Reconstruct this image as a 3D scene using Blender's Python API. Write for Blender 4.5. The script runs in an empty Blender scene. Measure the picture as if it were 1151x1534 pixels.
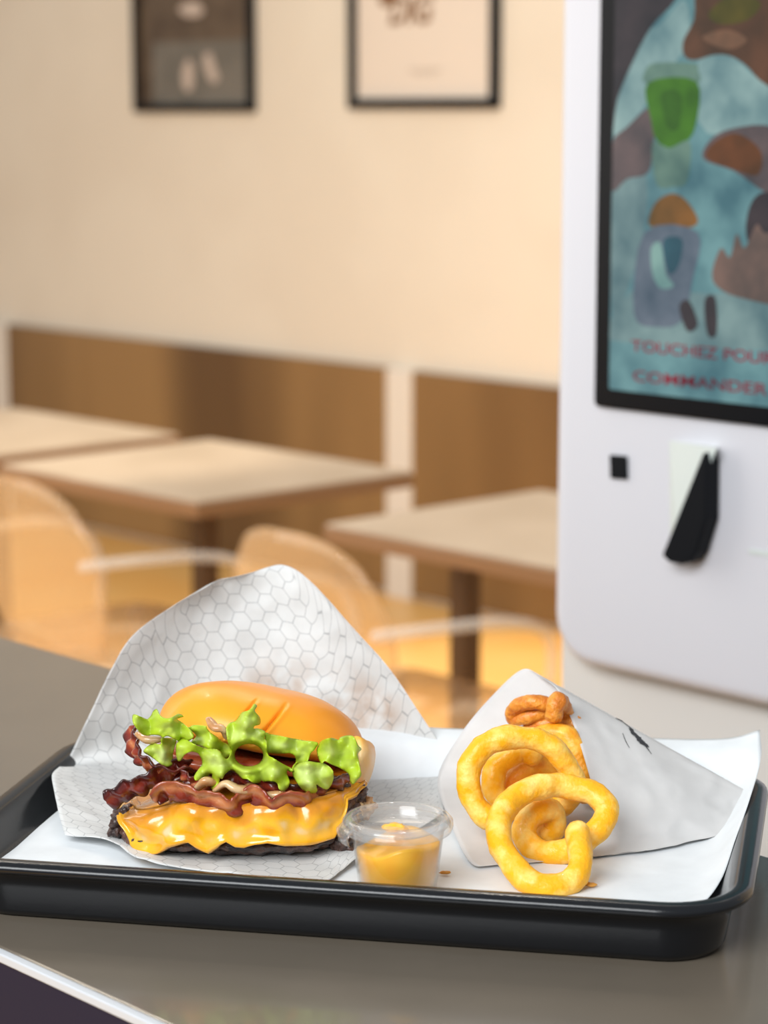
import bpy, bmesh, math, random
import numpy as np
from mathutils import Vector, Matrix, noise
from mathutils.geometry import delaunay_2d_cdt

random.seed(7)
SC = bpy.context.scene
COL = SC.collection
PI = math.pi
W, H = 1151, 1534
F = 3500.0                      # focal length in pixels
PITCH = math.atan(597.0 / F)    # camera looks slightly down
CZ = 1.49                       # camera height
TOP = 1.05                      # level of the tray's inside
CT = TOP - 0.013                # counter top height
CAM = Vector((0, 0, CZ))
cp, sp = math.cos(PITCH), math.sin(PITCH)

# ------------------------------------------------------------------ layout helpers
def ray(px, py):
    u = (px - W / 2) / F
    v = (H / 2 - py) / F
    return Vector((u, cp + v * sp, -sp + v * cp))

def at_z(px, py, z):
    d = ray(px, py)
    return CAM + d * ((z - CZ) / d.z)

def at_y(px, py, y):
    d = ray(px, py)
    return CAM + d * (y / d.y)

def on_plane(px, py, p0, n, off=0.0):
    d = ray(px, py)
    return CAM + d * (((p0 + n * off) - CAM).dot(n) / d.dot(n))

# room axes (the room, the counter and the kiosk are turned about 45 degrees to the view)
RA = math.radians(43)
EX = Vector((math.cos(RA - PI / 2 + math.radians(0)) * 0 + math.sin(RA), -math.cos(RA), 0))   # to the right and nearer
EX = Vector((math.sin(RA), -math.cos(RA), 0))
EY = Vector((math.cos(RA), math.sin(RA), 0))                                                 # to the right and farther
ROTZ = math.atan2(EX.y, EX.x)

# ------------------------------------------------------------------ materials
def s2l(c):
    return tuple(((x / 255) / 12.92 if x / 255 <= 0.04045 else ((x / 255 + 0.055) / 1.055) ** 2.4) for x in c)

def new_mat(name):
    m = bpy.data.materials.new(name)
    m.use_nodes = True
    nt = m.node_tree
    return m, nt, nt.nodes['Principled BSDF']

def mat(name, rgb, rough=0.5, spec=0.5, rgb2=None, scale=30.0, detail=3.0, bump=0.0, bscale=None, metal=0.0, sss=0.0, sss_r=(0.01, 0.006, 0.003), coat=0.0, lo=0.4, hi=0.6, rough2=None, stretch=None):
    m, nt, b = new_mat(name)
    b.inputs['Base Color'].default_value = (*rgb, 1)
    b.inputs['Roughness'].default_value = rough
    b.inputs['Specular IOR Level'].default_value = spec
    b.inputs['Metallic'].default_value = metal
    b.inputs['Coat Weight'].default_value = coat
    b.inputs['Coat Roughness'].default_value = 0.08
    if sss:
        b.inputs['Subsurface Weight'].default_value = sss
        b.inputs['Subsurface Radius'].default_value = sss_r
        b.inputs['Subsurface Scale'].default_value = 1.0
    tc = nt.nodes.new('ShaderNodeTexCoord')
    src = tc.outputs['Object']
    if stretch:
        mp = nt.nodes.new('ShaderNodeMapping')
        mp.inputs['Scale'].default_value = stretch
        nt.links.new(src, mp.inputs['Vector'])
        src = mp.outputs['Vector']
    if rgb2 is not None:
        nz = nt.nodes.new('ShaderNodeTexNoise')
        nz.inputs['Scale'].default_value = scale
        nz.inputs['Detail'].default_value = detail
        rp = nt.nodes.new('ShaderNodeValToRGB')
        rp.color_ramp.elements[0].position = lo
        rp.color_ramp.elements[1].position = hi
        rp.color_ramp.elements[0].color = (*rgb, 1)
        rp.color_ramp.elements[1].color = (*rgb2, 1)
        nt.links.new(src, nz.inputs['Vector'])
        nt.links.new(nz.outputs['Fac'], rp.inputs['Fac'])
        nt.links.new(rp.outputs['Color'], b.inputs['Base Color'])
        if rough2 is not None:
            mr = nt.nodes.new('ShaderNodeMapRange')
            mr.inputs['From Min'].default_value = lo
            mr.inputs['From Max'].default_value = hi
            mr.inputs['To Min'].default_value = rough
            mr.inputs['To Max'].default_value = rough2
            nt.links.new(nz.outputs['Fac'], mr.inputs['Value'])
            nt.links.new(mr.outputs['Result'], b.inputs['Roughness'])
    if bump:
        n2 = nt.nodes.new('ShaderNodeTexNoise')
        n2.inputs['Scale'].default_value = bscale or scale
        n2.inputs['Detail'].default_value = 4
        bp = nt.nodes.new('ShaderNodeBump')
        bp.inputs['Strength'].default_value = bump
        bp.inputs['Distance'].default_value = 0.002
        nt.links.new(src, n2.inputs['Vector'])
        nt.links.new(n2.outputs['Fac'], bp.inputs['Height'])
        nt.links.new(bp.outputs['Normal'], b.inputs['Normal'])
    return m

def attr_mat(name, stops, rough=0.5, spec=0.5, attr='tone', nscale=120.0, namp=0.25, bump=0.0, bscale=300.0, sss=0.0, coat=0.0, sss_r=(0.004, 0.002, 0.001)):
    """colour that follows a per-vertex growth value (edge to rib, fat to lean, crust to crumb), broken up by noise"""
    m, nt, b = new_mat(name)
    b.inputs['Roughness'].default_value = rough
    b.inputs['Specular IOR Level'].default_value = spec
    b.inputs['Coat Weight'].default_value = coat
    b.inputs['Coat Roughness'].default_value = 0.12
    if sss:
        b.inputs['Subsurface Weight'].default_value = sss
        b.inputs['Subsurface Radius'].default_value = sss_r
        b.inputs['Subsurface Scale'].default_value = 1.0
    at = nt.nodes.new('ShaderNodeAttribute')
    at.attribute_name = attr
    tc = nt.nodes.new('ShaderNodeTexCoord')
    nz = nt.nodes.new('ShaderNodeTexNoise')
    nz.inputs['Scale'].default_value = nscale
    nz.inputs['Detail'].default_value = 4
    ma = nt.nodes.new('ShaderNodeMath'); ma.operation = 'MULTIPLY_ADD'
    ma.inputs[1].default_value = namp; ma.inputs[2].default_value = -namp / 2
    ad = nt.nodes.new('ShaderNodeMath'); ad.operation = 'ADD'; ad.use_clamp = True
    rp = nt.nodes.new('ShaderNodeValToRGB')
    els = rp.color_ramp.elements
    els[0].position = stops[0][0]; els[0].color = (*stops[0][1], 1)
    els[1].position = stops[-1][0]; els[1].color = (*stops[-1][1], 1)
    for p, c in stops[1:-1]:
        e = els.new(p); e.color = (*c, 1)
    nt.links.new(tc.outputs['Object'], nz.inputs['Vector'])
    nt.links.new(nz.outputs['Fac'], ma.inputs[0])
    nt.links.new(ma.outputs[0], ad.inputs[0])
    nt.links.new(at.outputs['Fac'], ad.inputs[1])
    nt.links.new(ad.outputs[0], rp.inputs['Fac'])
    nt.links.new(rp.outputs['Color'], b.inputs['Base Color'])
    if bump:
        n2 = nt.nodes.new('ShaderNodeTexNoise'); n2.inputs['Scale'].default_value = bscale; n2.inputs['Detail'].default_value = 4
        bp = nt.nodes.new('ShaderNodeBump'); bp.inputs['Strength'].default_value = bump; bp.inputs['Distance'].default_value = 0.001
        nt.links.new(tc.outputs['Object'], n2.inputs['Vector'])
        nt.links.new(n2.outputs['Fac'], bp.inputs['Height'])
        nt.links.new(bp.outputs['Normal'], b.inputs['Normal'])
    return m

def clear_mat(name, tint, rough=0.04, ior=1.5, haze=0.0, haze_col=(0.9, 0.9, 0.9)):
    """thin clear plastic: sees through, with a fresnel gloss and a little milky haze"""
    m = bpy.data.materials.new(name); m.use_nodes = True
    nt = m.node_tree; nt.nodes.clear()
    out = nt.nodes.new('ShaderNodeOutputMaterial')
    tr = nt.nodes.new('ShaderNodeBsdfTransparent'); tr.inputs['Color'].default_value = (*tint, 1)
    gl = nt.nodes.new('ShaderNodeBsdfGlossy'); gl.inputs['Roughness'].default_value = rough
    lw = nt.nodes.new('ShaderNodeLayerWeight'); lw.inputs['Blend'].default_value = 0.5
    pw = nt.nodes.new('ShaderNodeMath'); pw.operation = 'POWER'; pw.inputs[1].default_value = 3.5
    fr = nt.nodes.new('ShaderNodeMath'); fr.operation = 'MULTIPLY_ADD'; fr.use_clamp = True
    fr.inputs[1].default_value = 0.62; fr.inputs[2].default_value = ((ior - 1) / (ior + 1)) ** 2
    nt.links.new(lw.outputs['Facing'], pw.inputs[0]); nt.links.new(pw.outputs[0], fr.inputs[0])
    mx = nt.nodes.new('ShaderNodeMixShader')
    nt.links.new(fr.outputs[0], mx.inputs[0]); nt.links.new(tr.outputs[0], mx.inputs[1]); nt.links.new(gl.outputs[0], mx.inputs[2])
    last = mx.outputs[0]
    if haze:
        df = nt.nodes.new('ShaderNodeBsdfDiffuse'); df.inputs['Color'].default_value = (*haze_col, 1)
        m2 = nt.nodes.new('ShaderNodeMixShader'); m2.inputs[0].default_value = haze
        nt.links.new(last, m2.inputs[1]); nt.links.new(df.outputs[0], m2.inputs[2]); last = m2.outputs[0]
    nt.links.new(last, out.inputs['Surface'])
    return m

def paper_mat(name, rgb, trans=0.25, hexes=False, cell=0.0122, stain=None):
    m = bpy.data.materials.new(name); m.use_nodes = True
    nt = m.node_tree; nt.nodes.clear()
    N = nt.nodes.new; L = nt.links.new
    out = N('ShaderNodeOutputMaterial')
    df = N('ShaderNodeBsdfPrincipled'); df.inputs['Roughness'].default_value = 0.55; df.inputs['Specular IOR Level'].default_value = 0.25
    tl = N('ShaderNodeBsdfTranslucent')
    mx = N('ShaderNodeMixShader'); mx.inputs[0].default_value = trans
    tc = N('ShaderNodeTexCoord')
    nz = N('ShaderNodeTexNoise'); nz.inputs['Scale'].default_value = 60; nz.inputs['Detail'].default_value = 5
    L(tc.outputs['Object'], nz.inputs['Vector'])
    rp = N('ShaderNodeValToRGB')
    rp.color_ramp.elements[0].position = 0.3; rp.color_ramp.elements[0].color = (rgb[0] * 0.94, rgb[1] * 0.94, rgb[2] * 0.94, 1)
    rp.color_ramp.elements[1].position = 0.7; rp.color_ramp.elements[1].color = (*rgb, 1)
    L(nz.outputs['Fac'], rp.inputs['Fac'])
    colr = rp.outputs['Color']
    if stain:
        at = N('ShaderNodeAttribute'); at.attribute_name = 'grease'
        n3 = N('ShaderNodeTexNoise'); n3.inputs['Scale'].default_value = 48; n3.inputs['Detail'].default_value = 4
        L(tc.outputs['Object'], n3.inputs['Vector'])
        r3 = N('ShaderNodeMapRange'); r3.inputs['From Min'].default_value = 0.38; r3.inputs['From Max'].default_value = 0.62
        L(n3.outputs['Fac'], r3.inputs['Value'])
        mm = N('ShaderNodeMath'); mm.operation = 'MULTIPLY'
        L(at.outputs['Fac'], mm.inputs[0]); L(r3.outputs['Result'], mm.inputs[1])
        m3 = N('ShaderNodeMix'); m3.data_type = 'RGBA'
        L(mm.outputs[0], m3.inputs['Factor']); L(colr, m3.inputs['A']); m3.inputs['B'].default_value = (*stain, 1)
        colr = m3.outputs['Result']
    if hexes:
        uv = tc.outputs['UV']
        def vm(op, a, b=None):
            n = N('ShaderNodeVectorMath'); n.operation = op
            for k, x in enumerate((a, b)):
                if x is None: continue
                if isinstance(x, tuple): n.inputs[k].default_value = x
                else: L(x, n.inputs[k])
            return n
        def fm(op, a, b=None):
            n = N('ShaderNodeMath'); n.operation = op
            for k, x in enumerate((a, b)):
                if x is None: continue
                if isinstance(x, (int, float)): n.inputs[k].default_value = x
                else: L(x, n.inputs[k])
            return n.outputs[0]
        mp = N('ShaderNodeMapping'); mp.inputs['Rotation'].default_value = (0, 0, math.radians(22))
        mp.inputs['Scale'].default_value = (1 / cell, 1 / cell, 0)
        L(uv, mp.inputs['Vector'])
        p = mp.outputs['Vector']
        s = (1.0, 1.7320508, 1.0); h = (0.5, 0.8660254, 0.5)
        def cellvec(q):
            w = vm('MODULO', vm('ADD', q, (100.0, 173.20508, 0)).outputs[0], s).outputs[0]
            w = vm('SUBTRACT', w, h).outputs[0]
            return vm('MULTIPLY', w, (1, 1, 0)).outputs[0]
        a = cellvec(p); bq = cellvec(vm('SUBTRACT', p, h).outputs[0])
        la = vm('LENGTH', a).outputs['Value']; lb = vm('LENGTH', bq).outputs['Value']
        def hd(v):
            ab = vm('ABSOLUTE', v).outputs[0]
            d1 = vm('DOT_PRODUCT', ab, (0.5, 0.8660254, 0)).outputs['Value']
            sx = N('ShaderNodeSeparateXYZ'); L(ab, sx.inputs[0])
            return fm('MAXIMUM', d1, sx.outputs['X'])
        d = fm('MINIMUM', hd(a), hd(bq))
        nb = N('ShaderNodeTexNoise'); nb.inputs['Scale'].default_value = 700
        L(tc.outputs['UV'], nb.inputs['Vector'])
        d = fm('ADD', d, fm('MULTIPLY', fm('SUBTRACT', nb.outputs['Fac'], 0.5), 0.03))
        line = N('ShaderNodeMapRange'); line.inputs['From Min'].default_value = 0.462; line.inputs['From Max'].default_value = 0.495
        L(d, line.inputs['Value'])
        m4 = N('ShaderNodeMix'); m4.data_type = 'RGBA'
        L(fm('MULTIPLY', line.outputs['Result'], 0.50), m4.inputs['Factor']); L(colr, m4.inputs['A'])
        m4.inputs['B'].default_value = (0.16, 0.17, 0.18, 1)
        colr = m4.outputs['Result']
    bp = N('ShaderNodeBump'); bp.inputs['Strength'].default_value = 0.25; bp.inputs['Distance'].default_value = 0.0006
    nb2 = N('ShaderNodeTexNoise'); nb2.inputs['Scale'].default_value = 140; nb2.inputs['Detail'].default_value = 5
    L(tc.outputs['Object'], nb2.inputs['Vector']); L(nb2.outputs['Fac'], bp.inputs['Height'])
    L(bp.outputs['Normal'], df.inputs['Normal'])
    L(colr, df.inputs['Base Color']); L(colr, tl.inputs['Color'])
    L(df.outputs[0], mx.inputs[1]); L(tl.outputs[0], mx.inputs[2]); L(mx.outputs[0], out.inputs['Surface'])
    return m

def emit_mat(name, rgb, strength=1.0):
    m, nt, b = new_mat(name)
    b.inputs['Base Color'].default_value = (0.01, 0.01, 0.01, 1)
    b.inputs['Roughness'].default_value = 0.35
    b.inputs['Specular IOR Level'].default_value = 0.15
    b.inputs['Emission Color'].default_value = (*rgb, 1)
    b.inputs['Emission Strength'].default_value = strength
    return m

# ------------------------------------------------------------------ object helpers
def empty(name, loc, label=None, cat=None, group=None, rz=0.0, kind=None):
    o = bpy.data.objects.new(name, None)
    o.empty_display_size = 0.05
    COL.objects.link(o)
    o.location = loc
    o.rotation_euler = (0, 0, rz)
    tag(o, label, cat, group, kind)
    return o

def tag(o, label=None, cat=None, group=None, kind=None):
    if label: o['label'] = label
    if cat: o['category'] = cat
    if group: o['group'] = group
    if kind: o['kind'] = kind
    return o

def root_of(o):
    while o.parent is not None:
        o = o.parent
    return o

def obj(name, verts, faces, mats, parent=None, smooth=True, origin=None, local=False, idx=None, uv=None, attrs=None, recalc=True):
    """one mesh object; verts are world coordinates unless local"""
    if not isinstance(mats, (list, tuple)): mats = [mats]
    me = bpy.data.meshes.new(name)
    if not local:
        if parent is not None:
            r = root_of(parent)
            inv = (Matrix.Translation(r.location) @ r.rotation_euler.to_matrix().to_4x4()).inverted()
            verts = [inv @ Vector(v) for v in verts]
        elif origin is not None:
            og = Vector(origin)
            verts = [Vector(v) - og for v in verts]
    me.from_pydata([tuple(v) for v in verts], [], [tuple(f) for f in faces])
    for m in mats: me.materials.append(m)
    if idx is not None:
        me.polygons.foreach_set('material_index', list(idx))
    if smooth:
        me.polygons.foreach_set('use_smooth', [True] * len(me.polygons))
    if uv is not None:
        lay = me.uv_layers.new(name='UVMap')
        for lp in me.loops:
            lay.data[lp.index].uv = uv[lp.vertex_index]
    for k, vals in (attrs or {}).items():
        a = me.attributes.new(k, 'FLOAT', 'POINT')
        a.data.foreach_set('value', list(vals))
    if recalc:
        bm = bmesh.new(); bm.from_mesh(me)
        bmesh.ops.recalc_face_normals(bm, faces=bm.faces)
        bm.to_mesh(me); bm.free()
    me.update()
    o = bpy.data.objects.new(name, me)
    COL.objects.link(o)
    if parent is not None: o.parent = parent
    elif origin is not None: o.location = origin
    return o

def solid(o, t, off=0.0, bevel=0):
    m = o.modifiers.new('thickness', 'SOLIDIFY'); m.thickness = t; m.offset = off
    return o

def subsurf(o, n=1):
    m = o.modifiers.new('smooth', 'SUBSURF'); m.levels = n; m.render_levels = n
    return o

def bevel(o, w, seg=3, ang=40):
    m = o.modifiers.new('bevel', 'BEVEL'); m.width = w; m.segments = seg; m.limit_method = 'ANGLE'; m.angle_limit = math.radians(ang)
    return o

def box_vf(x0, x1, y0, y1, z0, z1):
    v = [(x, y, z) for z in (z0, z1) for y in (y0, y1) for x in (x0, x1)]
    f = [(0, 2, 3, 1), (4, 5, 7, 6), (0, 1, 5, 4), (2, 6, 7, 3), (0, 4, 6, 2), (1, 3, 7, 5)]
    return v, f

def prism(poly, dirv):
    """poly: list of Vectors (planar loop); extruded by dirv"""
    n = len(poly)
    v = [Vector(p) for p in poly] + [Vector(p) + dirv for p in poly]
    f = [tuple(range(n)), tuple(range(2 * n - 1, n - 1, -1))]
    f += [(i, (i + 1) % n, n + (i + 1) % n, n + i) for i in range(n)]
    return v, f

def catmull(pts, n, closed=False):
    P = [np.array(p, float) for p in pts]
    m = len(P)
    segs = m if closed else m - 1
    out = []
    for k in range(n):
        t = k / n * segs if closed else k / (n - 1) * segs
        i = min(int(t), segs - 1); u = t - i
        if closed:
            a, b, c, d = P[(i - 1) % m], P[i % m], P[(i + 1) % m], P[(i + 2) % m]
        else:
            b, c = P[i], P[i + 1]
            a = P[i - 1] if i > 0 else 2 * b - c
            d = P[i + 2] if i + 2 < m else 2 * c - b
        out.append(0.5 * ((2 * b) + (-a + c) * u + (2 * a - 5 * b + 4 * c - d) * u * u + (-a + 3 * b - 3 * c + d) * u ** 3))
    return out

def tube(pts, radii, sides=14, lump=0.0, lscale=150.0, seed=0.0, squash=1.0, twist=0.0):
    """closed-end tube along points; returns verts, faces"""
    P = [Vector(p) for p in pts]
    n = len(P)
    verts, faces = [], []
    up = Vector((0.13, 0.2, 1)).normalized()
    prev = None
    for i in range(n):
        t = (P[min(i + 1, n - 1)] - P[max(i - 1, 0)]).normalized()
        if prev is None:
            a = t.cross(up); a = a.normalized() if a.length > 1e-4 else t.orthogonal().normalized()
        else:
            a = (prev - t * prev.dot(t)).normalized()
        prev = a
        b = t.cross(a)
        r = radii[i] if hasattr(radii, '__len__') else radii
        for k in range(sides):
            an = 2 * PI * k / sides + twist * i
            q = P[i] + (a * math.cos(an) + b * math.sin(an) * squash) * r
            if lump:
                q += (q - P[i]).normalized() * (noise.noise((q + Vector((seed, seed * 2, 0))) * lscale) * lump + noise.noise((q + Vector((seed, 0, seed))) * lscale * 3.1) * lump * 0.35)
            verts.append(q)
    for i in range(n - 1):
        for k in range(sides):
            k2 = (k + 1) % sides
            faces.append((i * sides + k, i * sides + k2, (i + 1) * sides + k2, (i + 1) * sides + k))
    # rounded caps
    for end, ring in ((0, 0), (n - 1, (n - 1) * sides)):
        t = (P[1] - P[0]).normalized() * -1 if end == 0 else (P[-1] - P[-2]).normalized()
        r = radii[end] if hasattr(radii, '__len__') else radii
        base = [ring + k for k in range(sides)]
        last = base
        for s in (0.5, 0.85):
            new = []
            for k in range(sides):
                q = P[end] + (verts[ring + k] - P[end]) * math.sqrt(1 - s * s) + t * r * s * 0.75
                new.append(len(verts)); verts.append(q)
            for k in range(sides):
                faces.append((last[k], last[(k + 1) % sides], new[(k + 1) % sides], new[k]))
            last = new
        c = len(verts); verts.append(P[end] + t * r * 0.8)
        for k in range(sides):
            faces.append((last[k], last[(k + 1) % sides], c))
    return verts, faces

def grid_faces(nu, nv, closed_u=False):
    f = []
    for j in range(nv - 1):
        for i in range(nu if closed_u else nu - 1):
            i2 = (i + 1) % nu
            f.append((j * nu + i, j * nu + i2, (j + 1) * nu + i2, (j + 1) * nu + i))
    return f

def lathe(profile, c, sides=64):
    verts = []
    for r, z in profile:
        for k in range(sides):
            a = 2 * PI * k / sides
            verts.append(Vector((c[0] + r * math.cos(a), c[1] + r * math.sin(a), c[2] + z)))
    return verts, grid_faces(sides, len(profile), True)

def rrect(hx, hy, r, n=8):
    pts = []
    for cx, cy, a0 in ((hx - r, hy - r, 0), (-hx + r, hy - r, PI / 2), (-hx + r, -hy + r, PI), (hx - r, -hy + r, 1.5 * PI)):
        for k in range(n + 1):
            a = a0 + PI / 2 * k / n
            pts.append((cx + r * math.cos(a), cy + r * math.sin(a)))
    return pts

def merge(parts):
    V, Fc = [], []
    for v, f in parts:
        o = len(V); V += list(v); Fc += [tuple(i + o for i in q) for q in f]
    return V, Fc

# ------------------------------------------------------------------ material set
M = {}
M['wall'] = mat('cream_wall_paint', (0.78, 0.70, 0.585), 0.7, 0.3, (0.81, 0.735, 0.62), 2.0, 2)
M['panel'] = mat('bronze_panel_reflections', (0.13, 0.068, 0.026), 0.26, 0.6, (0.34, 0.195, 0.075), 1.5, 2, stretch=(1, 1, 0.12), lo=0.36, hi=0.62)  # upright dark and light streaks: room reflections painted into the brown
M['post'] = mat('white_post_paint', (0.80, 0.74, 0.66), 0.5)
M['floor'] = mat('amber_floor', (0.96, 0.52, 0.14), 0.35, 0.5, (0.98, 0.58, 0.19), 2.5, 4)
M['table'] = mat('beige_laminate', (0.40, 0.315, 0.23), 0.38, 0.5, (0.45, 0.36, 0.27), 5, 3)
M['table_edge'] = mat('tan_wood_edge', (0.22, 0.115, 0.052), 0.42)
M['iron'] = mat('dark_bronze_metal', (0.10, 0.06, 0.035), 0.4, 0.5, metal=0.5)
M['ghost'] = clear_mat('clear_polycarbonate', (0.97, 0.93, 0.86), 0.03, 1.6, 0.20, (0.95, 0.66, 0.38))  # amber haze: the orange floor's reflection painted into the clear plastic
M['ghost_rim'] = clear_mat('clear_polycarbonate_rim', (0.96, 0.95, 0.93), 0.03, 1.6, 0.24, (0.90, 0.88, 0.85))  # whitish haze: bright highlights on arms and legs painted in
M['kiosk'] = mat('white_powder_coat', (0.655, 0.655, 0.70), 0.45, 0.35)
M['pedestal'] = mat('warm_white_coat', (0.68, 0.655, 0.62), 0.5, 0.35)
M['black'] = mat('black_plastic', (0.006, 0.007, 0.009), 0.5, 0.10)
M['reader_pale'] = mat('pale_grey_green_plastic', (0.62, 0.67, 0.64), 0.4)
M['tray'] = mat('black_tray_plastic', (0.007, 0.008, 0.010), 0.18, 0.4, bump=0.03, bscale=500)
M['counter'] = mat('grey_brown_counter', (0.145, 0.120, 0.092), 0.26, 0.6, (0.155, 0.128, 0.098), 14, 4, coat=0.5)
M['band'] = mat('pale_edge_band', (0.55, 0.57, 0.60), 0.45)
M['navy'] = mat('navy_board', (0.010, 0.010, 0.030), 0.5, 0.3)
M['liner'] = paper_mat('white_tray_paper', (0.80, 0.83, 0.85), 0.08)
M['wrap'] = paper_mat('hexagon_printed_paper', (0.78, 0.785, 0.775), 0.22, True, stain=(0.52, 0.37, 0.27))
M['cone'] = paper_mat('thin_white_greaseproof', (0.81, 0.80, 0.79), 0.30)
M['ink'] = mat('black_ink', (0.03, 0.03, 0.035), 0.6)
M['bun'] = attr_mat('glazed_bun_crust', [(0.0, (0.88, 0.60, 0.28)), (0.22, (0.96, 0.46, 0.06)), (0.6, (0.96, 0.37, 0.018)), (1.0, (0.93, 0.32, 0.010))], 0.38, 0.4, nscale=40, namp=0.25, bump=0.08, bscale=260, sss=0.12, coat=0.08)
M['crumb'] = mat('pale_bun_crumb', (0.80, 0.62, 0.36), 0.7, 0.2, (0.86, 0.72, 0.48), 90, 4, bump=0.5, bscale=260, sss=0.1)
M['lettuce'] = attr_mat('fresh_lettuce', [(0.0, (0.38, 0.53, 0.012)), (0.25, (0.38, 0.52, 0.02)), (0.6, (0.44, 0.57, 0.075)), (1.0, (0.58, 0.69, 0.24))], 0.36, 0.4, nscale=90, namp=0.3, bump=0.15, bscale=200, sss=0.05, sss_r=(0.003, 0.004, 0.001))
M['tomato'] = mat('tomato_flesh', (0.45, 0.06, 0.02), 0.25, 0.5, (0.55, 0.13, 0.05), 120, 3, coat=0.3)
M['bacon'] = attr_mat('crisp_bacon', [(0.0, (0.035, 0.006, 0.006)), (0.28, (0.14, 0.014, 0.009)), (0.55, (0.27, 0.035, 0.014)), (0.78, (0.50, 0.17, 0.06)), (1.0, (0.55, 0.26, 0.12))], 0.28, 0.45, nscale=160, namp=0.35, bump=0.5, bscale=320, coat=0.4)
M['onion'] = mat('cooked_onion', (0.50, 0.24, 0.09), 0.22, 0.5, (0.66, 0.45, 0.24), 90, 3, coat=0.4, sss=0.15)
M['cheese'] = attr_mat('melted_cheddar', [(0.0, (0.34, 0.12, 0.012)), (0.2, (0.70, 0.27, 0.010)), (0.45, (0.90, 0.43, 0.012)), (0.62, (0.80, 0.44, 0.06)), (0.78, (0.74, 0.54, 0.28)), (1.0, (0.74, 0.60, 0.40))], 0.22, 0.5, nscale=110, namp=0.28, bump=0.3, bscale=150, coat=0.6, sss=0.08)
M['patty'] = mat('seared_beef', (0.026, 0.011, 0.009), 0.3, 0.6, (0.13, 0.058, 0.038), 130, 5, bump=1.0, bscale=320, coat=0.35, lo=0.40, hi=0.66)
M['fry'] = mat('golden_fry', (0.98, 0.46, 0.010), 0.42, 0.35, (1.0, 0.72, 0.20), 75, 5, bump=0.35, bscale=420, sss=0.15, sss_r=(0.006, 0.003, 0.001), coat=0.12, lo=0.46, hi=0.70)
M['fry_deep'] = mat('amber_fry', (0.90, 0.34, 0.012), 0.40, 0.4, (0.97, 0.52, 0.06), 90, 5, bump=0.5, bscale=420, sss=0.12, coat=0.12)
M['fry_dark'] = mat('crisp_brown_fry', (0.62, 0.18, 0.012), 0.36, 0.4, (0.80, 0.33, 0.04), 120, 5, bump=0.8, bscale=380, coat=0.2)
M['sauce'] = mat('orange_sauce', (1.0, 0.46, 0.008), 0.28, 0.4, (1.0, 0.52, 0.018), 60, 3, bump=0.1, bscale=120, coat=0.2, sss=0.1)
M['cup'] = clear_mat('clear_cup_plastic', (0.985, 0.985, 0.985), 0.06, 1.45, 0.02)
M['lid'] = clear_mat('clear_lid_plastic', (0.97, 0.97, 0.97), 0.08, 1.5, 0.09, (0.92, 0.90, 0.88))
M['crumb_fry'] = mat('fried_crumb', (0.70, 0.32, 0.05), 0.6)

# ================================================================== THE SETTING
v, f = box_vf(-16, 9, -4, 18, -0.05, 0)
tag(obj('floor', v, f, M['floor'], smooth=False), 'glossy amber orange floor under the tables', 'floor', kind='structure')

# back wall: plane through the floor junction seen under the tables
WP = at_z(600, 893, 0.0)                       # a point on its foot
WN = -EY                                       # faces the tables
def wl(s, z, off=0.0):                         # wall coordinates: s along EX from WP
    p = WP + EX * s + WN * off
    return Vector((p.x, p.y, z))
def wall_sz(px, py, off=0.0):
    p = on_plane(px, py, WP, WN, off)
    return (p - WP).dot(EX), p.z
poly = [wl(-13, 0), wl(6, 0), wl(6, 3.4), wl(-13, 3.4)]
v, f = prism(poly, -WN * 0.12)
tag(obj('wall_back', v, f, M['wall'], smooth=False), 'cream painted wall behind the tables', 'wall', kind='structure')

def wall_box(name, s0, s1, z0, z1, d0, d1, m, parent=None, **kw):
    poly = [wl(s0, z0, d0), wl(s1, z0, d0), wl(s1, z1, d0), wl(s0, z1, d0)]
    v, f = prism(poly, WN * (d1 - d0))
    return obj(name, v, f, m, parent, smooth=False, **kw)

s_pl, z_top = wall_sz(590, 552)
s_l0, _ = wall_sz(20, 500)
s_r0, _ = wall_sz(628, 556)
_, z_t2 = wall_sz(400, 527)
zt = (z_top + z_t2) / 2
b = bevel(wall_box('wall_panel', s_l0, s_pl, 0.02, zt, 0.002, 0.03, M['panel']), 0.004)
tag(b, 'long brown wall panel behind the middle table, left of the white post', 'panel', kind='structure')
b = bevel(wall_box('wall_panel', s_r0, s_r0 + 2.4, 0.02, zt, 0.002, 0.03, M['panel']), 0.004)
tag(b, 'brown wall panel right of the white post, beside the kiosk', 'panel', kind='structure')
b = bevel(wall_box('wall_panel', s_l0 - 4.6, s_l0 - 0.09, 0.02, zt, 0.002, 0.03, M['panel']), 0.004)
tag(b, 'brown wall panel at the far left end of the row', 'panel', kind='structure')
b = bevel(wall_box('trim_1', s_pl, s_r0, 0.0, zt, 0.002, 0.034, M['post']), 0.004)
tag(b, 'white upright post between two brown wall panels', 'post', kind='structure')
b = bevel(wall_box('trim_2', s_l0 - 0.09, s_l0, 0.0, zt, 0.002, 0.034, M['post']), 0.004)
tag(b, 'white upright post at the left end of the long brown panel', 'post', kind='structure')

# ------------------------------------------------------------------ framed pictures
M['frame'] = mat('black_picture_frame', (0.006, 0.007, 0.009), 0.6, 0.12)
M['poster'] = mat('cream_poster_paper', (0.80, 0.70, 0.60), 0.5)
M['photo_top'] = mat('dark_brown_print', (0.085, 0.055, 0.032), 0.4, 0.5, (0.13, 0.09, 0.055), 9, 3)
M['photo_low'] = mat('grey_brown_print', (0.15, 0.135, 0.11), 0.4, 0.5, (0.19, 0.17, 0.14), 8, 3)
M['photo_blue'] = mat('grey_green_print', (0.19, 0.185, 0.155), 0.4)
M['photo_pale'] = mat('pale_pink_print', (0.55, 0.45, 0.38), 0.5)
M['print_brown'] = mat('brown_print', (0.24, 0.12, 0.05), 0.5)

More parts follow.
